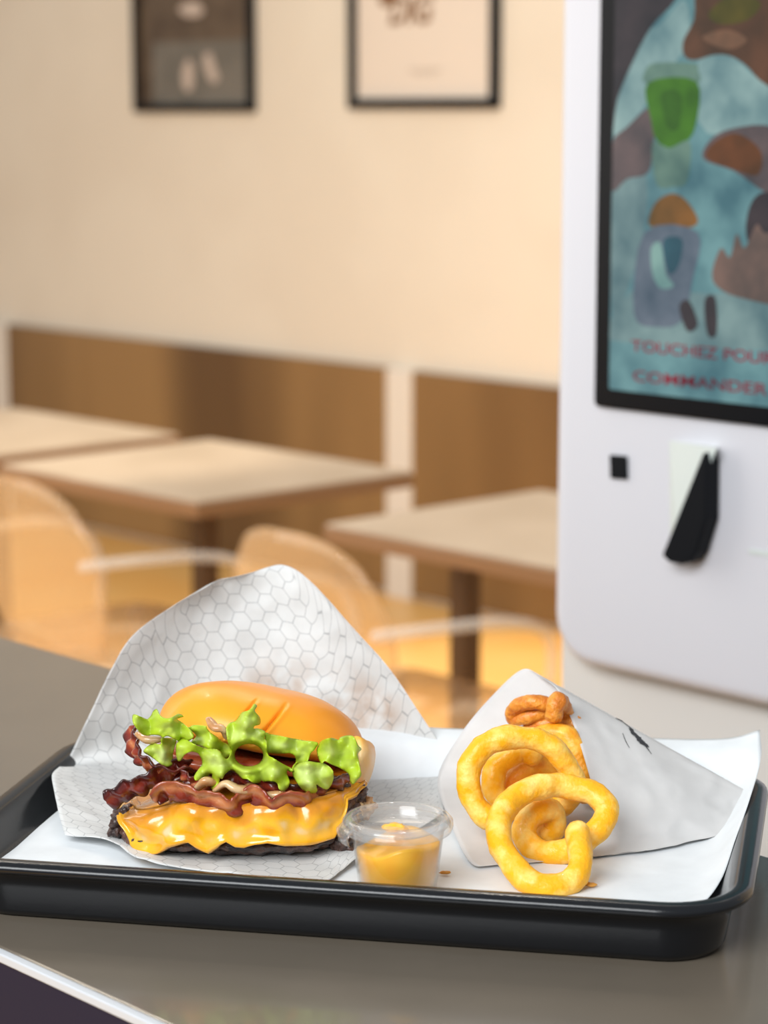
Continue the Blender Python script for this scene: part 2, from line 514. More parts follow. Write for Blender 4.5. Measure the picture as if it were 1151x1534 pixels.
def picture(px0, px1, pyb, fw, label):
    s0, z0 = wall_sz(px0, pyb); s1, _ = wall_sz(px1, pyb)
    z1 = z0 + (s1 - s0) * 1.42
    t = empty('framed_picture', wl((s0 + s1) / 2, z0, 0.0), label, 'picture')
    fr = []
    for (a, b_, c, d) in ((s0, s1, z0, z0 + fw), (s0, s1, z1 - fw, z1), (s0, s0 + fw, z0 + fw, z1 - fw), (s1 - fw, s1, z0 + fw, z1 - fw)):
        fr.append(prism([wl(a, c, 0.002), wl(b_, c, 0.002), wl(b_, d, 0.002), wl(a, d, 0.002)], WN * 0.024))
    v, f = merge(fr)
    bevel(obj('picture_frame', v, f, M['frame'], t, smooth=False), 0.002)
    return t, s0 + fw, s1 - fw, z0 + fw, z1 - fw

def wall_patch(pts, off, th=0.0006):
    """flat shape on the wall traced in picture pixels"""
    q = [on_plane(x, y, WP, WN, off) for x, y in pts]
    return prism(q, WN * th)

t, a0, a1, c0, c1 = picture(208, 386, 168, 0.026, 'black framed dark photograph with pale marks, hanging on the left of the wall')
pp = wall_box('print', a0, a1, c0, c1, 0.004, 0.009, M['photo_low'], t)
_, zm = wall_sz(300, 62)
wall_box('print_area', a0 + 0.07, a1, zm, c1, 0.009, 0.0096, M['photo_top'], pp)
wall_box('print_area', a0, a0 + 0.07, c0, c1, 0.009, 0.0098, M['photo_top'], pp)
for pts in ([(276, 98), (284, 88), (290, 105), (288, 132), (278, 136), (273, 118)],
            [(305, 84), (316, 80), (322, 100), (328, 118), (318, 124), (308, 106)],
            [(268, 12), (290, 2), (305, 14), (298, 24), (278, 24)]):
    v, f = wall_patch(catmull(pts, 20, True), 0.0102)
    obj('print_figure', v, f, M['photo_pale'], pp, smooth=False)

t, a0, a1, c0, c1 = picture(529, 752, 163, 0.030, 'black framed cream poster with brown brush lettering, hanging beside the kiosk')
pp = wall_box('print', a0, a1, c0, c1, 0.004, 0.009, M['poster'], t)

def text_mesh(body, name, m, parent, base, ex, ez, nrm, height, width=None, extrude=0.0006, shear=0.0, bold=0.0):
    cu = bpy.data.curves.new(name, 'FONT'); cu.body = body; cu.size = 1.0; cu.offset = bold; cu.extrude = 0.0; cu.shear = shear
    o = bpy.data.objects.new(name, cu); COL.objects.link(o)
    dg = bpy.context.evaluated_depsgraph_get()
    me0 = bpy.data.meshes.new_from_object(o.evaluated_get(dg))
    bpy.data.objects.remove(o)
    vs = np.array([v.co[:] for v in me0.vertices]); fs = [tuple(p.vertices) for p in me0.polygons]
    mn, mx = vs.min(0), vs.max(0)
    k = height / (mx[1] - mn[1]); kx = (width / (mx[0] - mn[0])) if width else k
    V = [base + ex * ((q[0] - mn[0]) * kx) + ez * ((q[1] - mn[1]) * k) for q in vs]
    me0.user_clear() if False else None
    bpy.data.meshes.remove(me0)
    n = len(V)
    V2 = V + [q + nrm * extrude for q in V]
    F2 = fs + [tuple(i + n for i in q) for q in fs]
    return obj(name, V2, F2, m, parent, smooth=False)

UP = Vector((0, 0, 1))
px_s = on_plane(583, 38, WP, WN, 0.0095)
px_e = on_plane(650, 38, WP, WN, 0.0095)
text_mesh('DIG', 'lettering', M['print_brown'], pp, px_s, EX, UP, WN, 0.085, (px_e - px_s).length, shear=0.25, bold=0.03)
v, f = wall_patch(catmull([(568, 2), (574, -14), (588, -18), (594, -4), (586, 8), (574, 9)], 20, True), 0.0095)
obj('print_stroke', v, f, M['print_brown'], pp, smooth=False)
px_s = on_plane(612, 110, WP, WN, 0.0095); px_e = on_plane(662, 110, WP, WN, 0.0095)
v, f = merge([wall_patch([(612, 104), (662, 103), (662, 106), (612, 107)], 0.0095), wall_patch([(620, 110), (655, 109), (655, 111.5), (620, 112.5)], 0.0095)])
obj('caption_line', v, f, mat('faint_caption_ink', (0.55, 0.46, 0.38), 0.5), pp, smooth=False)

# ------------------------------------------------------------------ café tables
TABLE_Z = 0.75
TX, TY = 0.68, 0.58
def make_table(loc, label, cx=0.0):
    t = empty('cafe_table', loc, label, 'table', 'square tables along the wall', ROTZ)
    hx, hy = TX / 2, TY / 2
    v, f = box_vf(-hx + 0.004, hx - 0.004, -hy + 0.004, hy - 0.004, TABLE_Z - 0.006, TABLE_Z)
    top = bevel(obj('tabletop', v, f, M['table'], t, smooth=False, local=True), 0.002)
    v, f = box_vf(-hx, hx, -hy, hy, TABLE_Z - 0.034, TABLE_Z - 0.006)
    bevel(obj('edge_band', v, f, M['table_edge'], t, smooth=False, local=True), 0.003)
    v, f = box_vf(cx - 0.022, cx + 0.022, -0.022, 0.022, 0.02, TABLE_Z - 0.034)
    bevel(obj('column', v, f, M['iron'], t, smooth=False, local=True), 0.004)
    v, f = box_vf(cx - 0.21, cx + 0.21, -0.21, 0.21, 0.0, 0.02)
    bevel(obj('base_plate', v, f, M['iron'], t, smooth=False, local=True), 0.006)
    v, f = box_vf(cx - 0.18, cx + 0.18, -0.03, 0.03, TABLE_Z - 0.06, TABLE_Z - 0.034)
    obj('support_bracket', v, f, M['iron'], t, smooth=False, local=True)
    return t
c1 = at_z(295, 752, TABLE_Z)                     # near corner of the middle table
m1 = c1 - EX * (TX / 2) + EY * (TY / 2)
c2 = at_z(484, 784, TABLE_Z)
m2 = c2 + EX * (TX / 2) + EY * (TY / 2)
m0 = m1 - EX * (TX + 0.11)
make_table((m1.x, m1.y, 0), 'beige square table in the middle, brown edge, left of the white post')
make_table((m2.x, m2.y, 0), 'beige square table at the right, partly behind the kiosk', -0.26)
make_table((m0.x, m0.y, 0), 'beige square table farthest left, cut by the edge of the photo')

# ------------------------------------------------------------------ clear plastic armchairs
def make_chair(loc, label, rz):
    t = empty('clear_armchair', loc, label, 'chair', 'clear plastic armchairs at the tables', rz)
    G = M['ghost']
    # back: rounded shield, slightly curved
    nu, nv = 18, 14
    V = []
    for j in range(nv):
        w = j / (nv - 1)
        z = 0.47 + 0.34 * w
        hw = 0.205 * (1 - 0.30 * max(0, w - 0.55) ** 2 / 0.2025 * 0.9) * (0.80 + 0.20 * math.sin(min(1, w * 1.6) * PI / 2))
        for i in range(nu):
            u = -1 + 2 * i / (nu - 1)
            zz = z - 0.05 * abs(u) ** 3 * w
            V.append((hw * u, -0.20 - 0.06 * w + 0.04 * u * u, zz))
    solid(obj('backrest', V, grid_faces(nu, nv), G, t, local=True), 0.008)
    # seat: rounded slab
    ring = rrect(0.235, 0.225, 0.07, 6)
    n = len(ring)
    V = [(x, y, 0.44) for x, y in ring] + [(x * 1.02, y * 1.02, 0.455) for x, y in ring] + [(x * 0.97, y * 0.97, 0.468) for x, y in ring]
    Fs = grid_faces(n, 3, True) + [tuple(range(n)), tuple(range(2 * n, 3 * n))]
    obj('seat', V, Fs, G, t, local=True)
    for s in (-1, 1):
        pts = catmull([(s * 0.20, -0.235, 0.66), (s * 0.245, -0.12, 0.665), (s * 0.262, 0.02, 0.655), (s * 0.262, 0.10, 0.625), (s * 0.25, 0.13, 0.56), (s * 0.235, 0.12, 0.46)], 26)
        v, f = tube(pts, 0.0105, 10)
        obj('armrest', v, f, M['ghost_rim'], t, local=True)
    for sx in (-1, 1):
        for sy, top in ((1, 0.45), (-1, 0.45)):
            pts = [(sx * 0.205, sy * 0.19, top), (sx * 0.21, sy * 0.20, 0.3), (sx * 0.215, sy * (0.205 if sy > 0 else 0.24), 0.004)]
            v, f = tube(catmull(pts, 10), [0.021 - 0.009 * k / 9 for k in range(10)], 10)
            obj('leg', v, f, M['ghost_rim'], t, local=True)
    return t
bl = at_y(318, 765, 3.95)
# local back-left top corner is about (-0.19, -0.25)
o1 = Vector((bl.x, bl.y, 0)) + EX * 0.195 + EY * 0.25
make_chair(o1, 'clear plastic armchair behind the burger paper, at the middle table', ROTZ)
o2 = o1 - EX * 0.80
make_chair(o2, 'clear plastic armchair at the far left, left of the one behind the burger paper', ROTZ)

# ------------------------------------------------------------------ ordering kiosk
KY = 2.30
K0 = at_y(829, 640, KY)
KN = -EY
def kp(px, py, off=0.0):
    return on_plane(px, py, K0, KN, off)
def k_sz(px, py):
    p = kp(px, py); return (p - K0).dot(EX), p.z
def kl(s, z, off=0.0):
    p = K0 + EX * s + KN * off
    return Vector((p.x, p.y, z))
_, kz0 = k_sz(1000, 1028)                          # bottom of the upper body
kw = 0.62
kiosk = empty('ordering_kiosk', kl(kw / 2, 0.0, -0.07), 'white self-order kiosk with a bright food screen, right of the tables', 'kiosk')
def krect(s0, s1, z0, z1, r, off, n=8):
    return [kl((s0 + s1) / 2 + x, (z0 + z1) / 2 + y, off) for x, y in rrect((s1 - s0) / 2, (z1 - z0) / 2, r, n)]
v, f = prism(krect(0.0, kw, kz0, 2.15, 0.05, -0.11), KN * 0.11)
bevel(obj('body', v, f, M['kiosk'], kiosk), 0.014, 5)
v, f = prism(krect(-0.016, kw - 0.004, 0.02, kz0 + 0.055, 0.008, -0.125), KN * 0.095)
bevel(obj('pedestal', v, f, M['pedestal'], kiosk), 0.02, 4)
v, f = prism(krect(-0.03, kw + 0.03, 0.0, 0.02, 0.006, -0.3), KN * 0.38)
bevel(obj('foot_plate', v, f, M['pedestal'], kiosk), 0.004, 2)
# screen bezel
sb, zb = k_sz(896, 608)
sw = 0.47
bez = prism(krect(sb, sb + sw, zb, zb + 0.80, 0.006, -0.002), KN * 0.009)
bezel_o = bevel(obj('screen_bezel', *bez, M['black'], kiosk), 0.003, 2)
s_in, z_in = k_sz(921, 582)
scr = prism(krect(s_in, sb + sw - (s_in - sb), z_in, zb + 0.80 - (z_in - zb), 0.003, 0.0072), KN * 0.0010)
SB = 0.62
def em(name, rgb, k=1.0):
    m = emit_mat('screen_' + name, s2l(rgb), SB * k)
    nt = m.node_tree; b = nt.nodes['Principled BSDF']
    tc = nt.nodes.new('ShaderNodeTexCoord'); nz = nt.nodes.new('ShaderNodeTexNoise'); nz.inputs['Scale'].default_value = 22; nz.inputs['Detail'].default_value = 3
    rp = nt.nodes.new('ShaderNodeValToRGB')
    c = s2l(rgb)
    rp.color_ramp.elements[0].position = 0.32; rp.color_ramp.elements[0].color = (c[0] * 0.52, c[1] * 0.62, c[2] * 0.66, 1)
    rp.color_ramp.elements[1].position = 0.68; rp.color_ramp.elements[1].color = (min(1, c[0] * 1.5), min(1, c[1] * 1.3), min(1, c[2] * 1.2), 1)
    nt.links.new(tc.outputs['Object'], nz.inputs['Vector']); nt.links.new(nz.outputs['Fac'], rp.inputs['Fac']); nt.links.new(rp.outputs['Color'], b.inputs['Emission Color'])
    return m
M['s_teal'] = em('teal', (112, 166, 176))
screen = obj('screen', *scr, M['s_teal'], kiosk, smooth=False)
layers = [
    ('cloth', (150, 192, 196), [(920, 60), (985, 40), (1025, 0), (1032, 60), (985, 130), (935, 200), (918, 190)]),
    ('cloth', (140, 185, 196), [(1045, 95), (1090, 80), (1140, 120), (1200, 130), (1200, 180), (1060, 200)]),
    ('haze', (128, 166, 172), [(918, 265), (965, 255), (968, 330), (945, 420), (918, 470)]),
    ('haze', (98, 148, 166), [(915, 480), (960, 430), (1060, 440), (1200, 440), (1200, 520), (915, 510)]),
    ('shadow', (62, 58, 66), [(918, -30), (1020, -40), (1012, 0), (975, 42), (945, 100), (925, 150), (917, 190)]),
    ('hand', (108, 98, 102), [(917, 215), (940, 190), (972, 160), (988, 162), (980, 210), (972, 258), (940, 268), (917, 285)]),
    ('glass', (116, 158, 146), [(968, 104), (985, 94), (1040, 95), (1046, 104), (1044, 126), (970, 126)]),
    ('drink', (72, 138, 34), [(971, 124), (1044, 122), (1042, 190), (1024, 216), (1004, 222), (984, 210), (976, 180)]),
    ('drink_core', (56, 116, 30), [(992, 140), (1020, 140), (1018, 190), (1000, 190)]),
    ('glass', (128, 166, 168), [(978, 214), (1003, 222), (1034, 212), (1030, 272), (1008, 280), (984, 276)]),
    ('burger', (104, 74, 56), [(1024, 62), (1040, 30), (1060, -30), (1220, -30), (1220, 150), (1150, 128), (1118, 98), (1095, 84), (1070, 82), (1042, 90), (1026, 84)]),
    ('salad', (96, 92, 36), [(1062, 20), (1100, -10), (1140, 4), (1120, 30), (1080, 36)]),
    ('bread', (146, 108, 84), [(1052, 56), (1090, 44), (1120, 60), (1090, 74)]),
    ('hand', (112, 92, 96), [(1054, 238), (1066, 208), (1100, 192), (1160, 190), (1220, 230), (1220, 320), (1150, 290), (1100, 256)]),
    ('fillet', (112, 70, 40), [(1058, 236), (1072, 212), (1105, 200), (1140, 226), (1136, 262), (1100, 254)]),
    ('shadow', (46, 64, 88), [(1128, 300), (1160, 290), (1220, 340), (1220, 420), (1140, 380), (1118, 350)]),
    ('muffin', (142, 100, 46), [(972, 328), (984, 302), (1008, 290), (1030, 302), (1046, 334), (1012, 344), (978, 340)]),
    ('cup', (108, 128, 148), [(966, 348), (1046, 348), (1038, 420), (1022, 480), (985, 490), (950, 470)]),
    ('cup_dark', (44, 98, 118), [(994, 360), (1022, 358), (1018, 396), (1002, 410)]),
    ('cup_light', (136, 186, 184), [(976, 372), (990, 364), (998, 410), (1010, 428), (990, 432), (978, 410)]),
    ('fries', (124, 106, 100), [(1068, 420), (1080, 372), (1094, 386), (1104, 350), (1116, 372), (1134, 336), (1150, 350), (1200, 330), (1200, 450), (1110, 446)]),
    ('shadow', (60, 118, 142), [(1018, 460), (1032, 450), (1046, 486), (1030, 496)]),
    ('shadow', (60, 118, 142), [(1056, 450), (1072, 446), (1074, 500), (1060, 500)]),
]
mats, idx, parts, seen = [], [], [], {}
for k, (nm, rgb, pts) in enumerate(layers):
    if nm not in seen:
        seen[nm] = len(mats); mats.append(em(nm, rgb))
    q = catmull(pts, len(pts) * 4, True)
    v, f = prism([kp(x, y, 0.0083 + 0.00006 * k) for x, y in q], KN * 0.00005)
    # keep the picture on the screen
    lim_s = sb + sw - (s_in - sb)
    vv = []
    for p in v:
        s = min(max((p - K0).dot(EX), s_in), lim_s)
        off = (p - K0).dot(KN)
        vv.append(kl(s, p.z, off))
    parts.append((vv, f)); idx += [seen[nm]] * len(f)
v, f = merge(parts)
obj('screen_picture', v, f, mats, screen, smooth=False, idx=idx)
M['s_red'] = em('red', (150, 36, 62))
for txt, (x0, y0), (x1, y1), hpx in (('TOUCHEZ POUR', (946, 526), (1160, 549), 17), ('COMMANDER', (949, 571), (1150, 590), 17)):
    a = kp(x0, y0, 0.0100); b2 = kp(x1, y1, 0.0100)
    text_mesh(txt, 'screen_text', M['s_red'], screen, a, EX, UP, KN, hpx / 1560.0, (b2 - a).dot(EX), 0.0001, bold=0.012)
# sensor, card reader, slot
q = [kp(x, y, -0.001) for x, y in ((917, 681), (942, 683), (943, 718), (918, 716))]
v, f = prism(q, KN * 0.004); bevel(obj('sensor_window', v, f, M['black'], kiosk, smooth=False), 0.001, 2)
# pale wedge housing with black reader tongue
A, B, C_ = kp(1003, 660, 0.0), kp(1076, 670, 0.0), kp(1004, 800, 0.0)
D_ = kp(1013, 826, 0.0)
top_out = kp(1074, 672, 0.016); mid_out = kp(1040, 740, 0.018); low_out = kp(1014, 826, 0.010)
V = [A, B, C_, D_, top_out, low_out]
v = [A, B, top_out, low_out, D_, C_]
f = [(0, 2, 1), (0, 5, 3, 2), (5, 4, 3), (1, 2, 3, 4)]
obj('reader_housing', v, f, M['reader_pale'], kiosk, smooth=False)
q = [kp(x, y, 0.002) for x, y in ((1074, 674), (1079, 690), (1078, 776), (1063, 826), (1055, 838), (1040, 842), (1022, 838), (1012, 828))]
v, f = prism(q, KN * 0.020); bevel(obj('card_reader', v, f, M['black'], kiosk, smooth=False), 0.002, 2)
q = [kp(x, y, -0.001) for x, y in ((1124, 822), (1190, 831), (1190, 838), (1124, 829))]
v, f = prism(q, KN * 0.002); obj('receipt_slot', v, f, M['reader_pale'], kiosk, smooth=False)

# ------------------------------------------------------------------ counter the tray stands on
cf = at_z(165, 1000, CT); cn = at_z(120, 1481, CT)
def cl(s, t, z):       # s along EX from cn, t towards the room
    p = cn + EX * s + EY * t
    return Vector((p.x, p.y, z))
CD = (cf - cn).dot(EY)
ctr = empty('window_counter', cl(0, CD / 2, 0.0), 'long grey-brown counter with a pale front edge, holding the black tray', 'counter')
v, f = prism([cl(-2.6, 0.003, CT - 0.032), cl(1.6, 0.003, CT - 0.032), cl(1.6, CD, CT - 0.032), cl(-2.6, CD, CT - 0.032)], Vector((0, 0, 0.032)))
bevel(obj('worktop', v, f, M['counter'], ctr, smooth=False), 0.003)
v, f = prism([cl(-2.6, -0.003, CT - 0.0045), cl(1.6, -0.003, CT - 0.0045), cl(1.6, 0.003, CT - 0.0045), cl(-2.6, 0.003, CT - 0.0045)], Vector((0, 0, 0.0052)))
bevel(obj('edge_band', v, f, M['band'], ctr, smooth=False), 0.001)
v, f = prism([cl(-2.6, -0.002, 0), cl(1.6, -0.002, 0), cl(1.6, 0.02, 0), cl(-2.6, 0.02, 0)], Vector((0, 0, CT - 0.0045)))
obj('front_board', v, f, M['navy'], ctr, smooth=False)

# ================================================================== THE TRAY
TA = math.radians(11.5)
tx = Vector((math.cos(TA), -math.sin(TA), 0)); ty = Vector((math.sin(TA), math.cos(TA), 0))
RIM = TOP + 0.024
pf = at_z(600, 1334, RIM)                    # a point on the front rim
pr = at_z(1147, 1215, RIM)                   # on the right rim
pl = at_z(-45, 1222, RIM)                      # on the left rim
xr, xl = (pr - pf).dot(tx), (pl - pf).dot(tx)
TWX = (xr - xl) / 2
TDY = 0.288 / 2
tc = pf + tx * ((xr + xl) / 2) + ty * TDY
tc.z = TOP
TRAYZ = TOP + 0.0045
tray = empty('serving_tray', tc, 'black plastic serving tray with rounded corners on the counter', 'tray', rz=-TA)
def tray_ring(inset, z, r):
    return [(x, y, z) for x, y in rrect(TWX - inset, TDY - inset, max(0.006, r - inset), 10)]
prof = [(0.030, 0.0040), (0.026, 0.0045), (0.021, 0.008), (0.016, 0.017), (0.0125, 0.0225), (0.009, 0.0242), (0.004, 0.0238), (0.001, 0.0222), (0.0, 0.0195), (0.0016, 0.0175), (0.006, 0.0175), (0.0095, 0.0165), (0.0125, 0.006), (0.0150, -0.008), (0.0175, -0.0120), (0.022, -0.013)]
V = []
for ins, z in prof: V += tray_ring(ins, z, 0.050)
n = len(tray_ring(0, 0, 0.05))
Fc = grid_faces(n, len(prof), True)
Fc += [tuple(range(n)), tuple(range((len(prof) - 1) * n, len(prof) * n))]
obj('tray_shell', V, Fc, M['tray'], tray, local=True)

def tl(x, y, z): 
    p = tc + tx * x + ty * y
    return Vector((p.x, p.y, TOP + z))

# paper liner: a sheet lying in the tray, its back edge and right corner standing up
def tray_xy(px, py, z):
    p = at_z(px, py, TOP + z) - tc
    return p.dot(tx), p.dot(ty)
def loft_rows(rows, nu, nv):
    cols = [catmull([tuple(p) for p in r], nu) for r in rows]
    out = []
    for i in range(nu):
        out.append(catmull([cols[k][i] for k in range(len(rows))], nv))
    return [[Vector(out[i][j]) for i in range(nu)] for j in range(nv)]
nx, ny = 72, 56
FL = 0.0058
lx0, lx1 = -TWX + 0.028, TWX - 0.028
ly0, ly1 = -TDY + 0.028, TDY - 0.030
def lrow(y, z, right):
    r = [tl(lx0 + (0.012 if y < ly0 + 0.01 or y > ly1 else 0), y, z)]
    for k in (0.2, 0.4, 0.6, 0.75, 0.86):
        r.append(tl(lx0 + (lx1 - lx0) * k, y, z))
    return r + right
def rp(px, py, z): return at_z(px, py, TOP + z)
lrows = [
    lrow(ly0, FL, [tl(0.168, ly0, FL), tl(0.192, ly0 + 0.016, 0.0068)]),
    lrow(ly0 + 0.020, FL, [tl(0.188, -0.095, FL), tl(0.206, -0.083, 0.0080)]),
    lrow(ly0 + 0.060, FL, [tl(0.196, -0.048, FL), tl(0.2140, -0.049, 0.0115)]),
    lrow(ly0 + 0.110, FL, [tl(0.199, 0.000, FL), tl(0.2185, 0.002, 0.0185)]),
    lrow(ly1 - 0.050, FL, [tl(0.200, 0.055, FL), tl(0.2235, 0.055, 0.0260)]),
    lrow(ly1 - 0.008, FL, [tl(0.200, 0.103, 0.0085), tl(0.2265, 0.100, 0.0305)]),
    lrow(TDY - 0.022, 0.0120, [tl(0.200, 0.121, 0.0190), tl(0.2275, 0.118, 0.0335)]),
    lrow(TDY - 0.010, 0.0300, [tl(0.200, 0.134, 0.0325), tl(0.2275, 0.136, 0.0365)]),
    lrow(TDY + 0.014, 0.0345, [tl(0.202, 0.157, 0.0375), tl(0.2250, 0.163, 0.0430)]),
]
G = loft_rows(lrows, nx, ny)
V = []
for r in G:
    for p in r:
        q = p.copy(); q.z += 0.0008 * noise.noise(p * 30)
        q.z = max(q.z, TOP + 0.0052)
        V.append(q)
lin = obj('tray_liner', V, grid_faces(nx, ny), M['liner'], origin=tl(0, 0, 0.0056))
solid(lin, 0.0003, 1)
tag(lin, 'white paper sheet lining the black tray, back corner standing up at the right', 'paper liner')

# ================================================================== BURGER PAPER
LZ = 0.0066
def T(px, py, dz=0.002): return at_z(px, py, TOP + LZ + dz)
def Y(px, py, y): return at_y(px, py, y)
rows = [
 [T(97,1254,.003),T(165,1264,.005),T(212,1288,.006),T(270,1300,.004),T(330,1308,.003),T(400,1316,.002),T(478,1323,.002),T(530,1292,.002),T(600,1258,.002),T(664,1218,.004)],
 [T(88,1218,.009),T(160,1236,.004),T(222,1256,.003),T(280,1268,.001),T(340,1276,.001),T(400,1282,.001),T(470,1286,.001),T(535,1262,.001),T(605,1235,.002),T(667,1200,.004)],
 [T(81,1186,.013),T(150,1204,.006),T(230,1222,.002),T(290,1232,.001),T(350,1238,.001),T(410,1240,.001),T(475,1236,.001),T(545,1224,.001),T(610,1205,.002),T(670,1178,.005)],
 [T(78,1163,.016),T(145,1172,.008),T(225,1180,.002),T(290,1186,.001),T(350,1190,.001),T(410,1190,.001),T(480,1186,.001),T(550,1176,.001),T(614,1163,.003),T(673,1143,.006)],
 [T(88,1152,.015),T(150,1150,.010),T(228,1150,.004),T(290,1150,.003),T(350,1150,.003),T(410,1150,.003),T(480,1150,.003),T(552,1153,.003),T(616,1146,.004),T(674,1136,.008)],
 [Y(97,1147,1.492),Y(155,1130,1.500),Y(226,1120,1.512),Y(290,1115,1.520),Y(350,1112,1.524),Y(412,1112,1.524),Y(482,1115,1.520),Y(553,1122,1.515),Y(612,1126,1.510),Y(672,1134,1.498)],
 [Y(132,1075,1.490),Y(182,1065,1.502),Y(240,1058,1.516),Y(298,1052,1.528),Y(356,1048,1.532),Y(425,1047,1.532),Y(492,1050,1.528),Y(545,1055,1.522),Y(590,1063,1.512),Y(630,1070,1.502)],
 [Y(166,1004,1.494),Y(206,990,1.508),Y(252,978,1.522),Y(304,968,1.534),Y(362,962,1.540),Y(424,962,1.540),Y(478,968,1.534),Y(516,976,1.526),Y(550,986,1.518),Y(582,1000,1.510)],
 [Y(201,950,1.504),Y(238,930,1.514),Y(274,915,1.526),Y(314,904,1.538),Y(362,898,1.546),Y(412,898,1.547),Y(456,905,1.540),Y(486,916,1.532),Y(510,928,1.526),Y(530,942,1.520)],
 [Y(262,906,1.518),Y(286,892,1.524),Y(308,880,1.532),Y(334,872,1.540),Y(364,866,1.548),Y(400,861,1.552),Y(432,861,1.548),Y(456,870,1.542),Y(475,882,1.536),Y(491,898,1.530)],
 [Y(308,880,1.526),Y(318,874,1.530),Y(330,868,1.536),Y(352,864,1.542),Y(376,858,1.550),Y(400,850,1.555),Y(421,846,1.554),Y(440,852,1.548),Y(455,862,1.544),Y(469,878,1.540)],
]
NU, NV = 100, 110
G = loft_rows(rows, NU, NV)
V, uv, gr = [], [], []
vlen = [0.0] * NU
for j in range(NV):
    ul = 0.0
    for i in range(NU):
        p = G[j][i]
        if j: vlen[i] += (p - G[j - 1][i]).length
        q = p.copy()
        w = j / (NV - 1)
        # crumples
        c = noise.noise(p * 22) * 0.0030 + abs(noise.noise(p * 38 + Vector((3, 1, 2)))) * -0.0030 + noise.noise(p * 90) * 0.0006
        if w > 0.42:
            k = min(1, (w - 0.42) / 0.1)
            q += Vector((0, -1, 0.15)) * c * k * 1.1
        else:
            q += Vector((0, 0, 1)) * max(0.0, c + 0.0008) * 0.8
        if q.z < TOP + LZ + 0.0004: q.z = TOP + LZ + 0.0004
        V.append(q)
mid = [sum((G[j][i] - G[j - 1][i]).length for j in range(1, NV)) for i in range(NU)]
# paper coordinates: measured along the sheet
vc = [0.0] * NU
for j in range(NV):
    cen = NU // 2
    us = [0.0] * NU
    for i in range(cen + 1, NU): us[i] = us[i - 1] + (G[j][i] - G[j][i - 1]).length
    for i in range(cen - 1, -1, -1): us[i] = us[i + 1] - (G[j][i] - G[j][i + 1]).length
    for i in range(NU):
        if j: vc[i] += (G[j][i] - G[j - 1][i]).length * 0.5 + (G[j][cen] - G[j - 1][cen]).length * 0.5
        uv.append((us[i] + 0.3, vc[i] + 0.3))
gc = [(at_y(470, 1085, 1.525), 0.034), (at_y(530, 1100, 1.52), 0.028), (at_y(410, 1050, 1.53), 0.022), (at_y(560, 1070, 1.52), 0.018)]
for p in V:
    gr.append(min(1.0, sum(math.exp(-((p - c).length / r) ** 2) for c, r in gc)) * 0.75)
bp = obj('burger_paper', V, grid_faces(NU, NV), M['wrap'], origin=T(370, 1230, 0), uv=uv, attrs={'grease': gr})
solid(bp, 0.00025, 0)
tag(bp, 'white hexagon-printed wrapping paper standing up behind the burger', 'wrapping paper')

# ================================================================== THE BURGER
BY = 1.380
BC = at_z(364, 1238, TOP + LZ + 0.003)
BC = Vector((at_y(364, 1238, BY).x, BY, TOP + LZ + 0.0012))
burger = empty('bacon_cheeseburger', BC, 'bacon cheeseburger with lettuce and a glossy orange bun, in hexagon paper', 'burger')
Z2 = 1151 / 440.0
def zx(x, y): return 140 + x / Z2, 1000 + y / Z2       # close-up pixels to photo pixels
def bz(x, y, yy): px, py = zx(x, y); return at_y(px, py, yy)

PRX, PRY, PH = 0.0735, 0.066, 0.036
def se(a, e): return math.copysign(abs(math.cos(a)) ** e, math.cos(a)), math.copysign(abs(math.sin(a)) ** e, math.sin(a))
def foot(a, e=0.72):
    return se(a, e)
def low_end(x):                      # the stack slumps at its left end
    k = min(1, max(0, (-x - 0.026) / 0.045))
    return 1 - 0.42 * k * k * (3 - 2 * k)
# patty
nu, nv = 220, 48
V = []
for j in range(nv):
    ph = -PI / 2 + PI * j / (nv - 1)
    cr, cz = abs(math.cos(ph)) ** 0.26, math.copysign(abs(math.sin(ph)) ** 0.8, math.sin(ph))
    for i in range(nu):
        a = 2 * PI * i / nu
        fx, fy = foot(a)
        p = Vector((PRX * cr * fx, PRY * cr * fy, PH / 2 * (1 + cz)))
        if p.y > 0: p.y *= 0.68
        p.z *= low_end(p.x)
        n1 = noise.noise(p * 60) * 0.0040 + noise.noise(p * 150 + Vector((5, 5, 5))) * 0.0036 + noise.noise(p * 360) * 0.0018
        d = Vector((math.cos(a), math.sin(a), 0.3 * cz)).normalized()
        p += d * (n1 if p.z < 0.009 else min(n1, 0.0012)) * (0.2 + 0.8 * cr)
        if p.z < 0.010: p += Vector((d.x, d.y, 0)) * 0.0022
        p.z = max(p.z, 0.0)
        V.append(BC + p)
obj('beef_patty', V, grid_faces(nu, nv, True), M['patty'], burger)

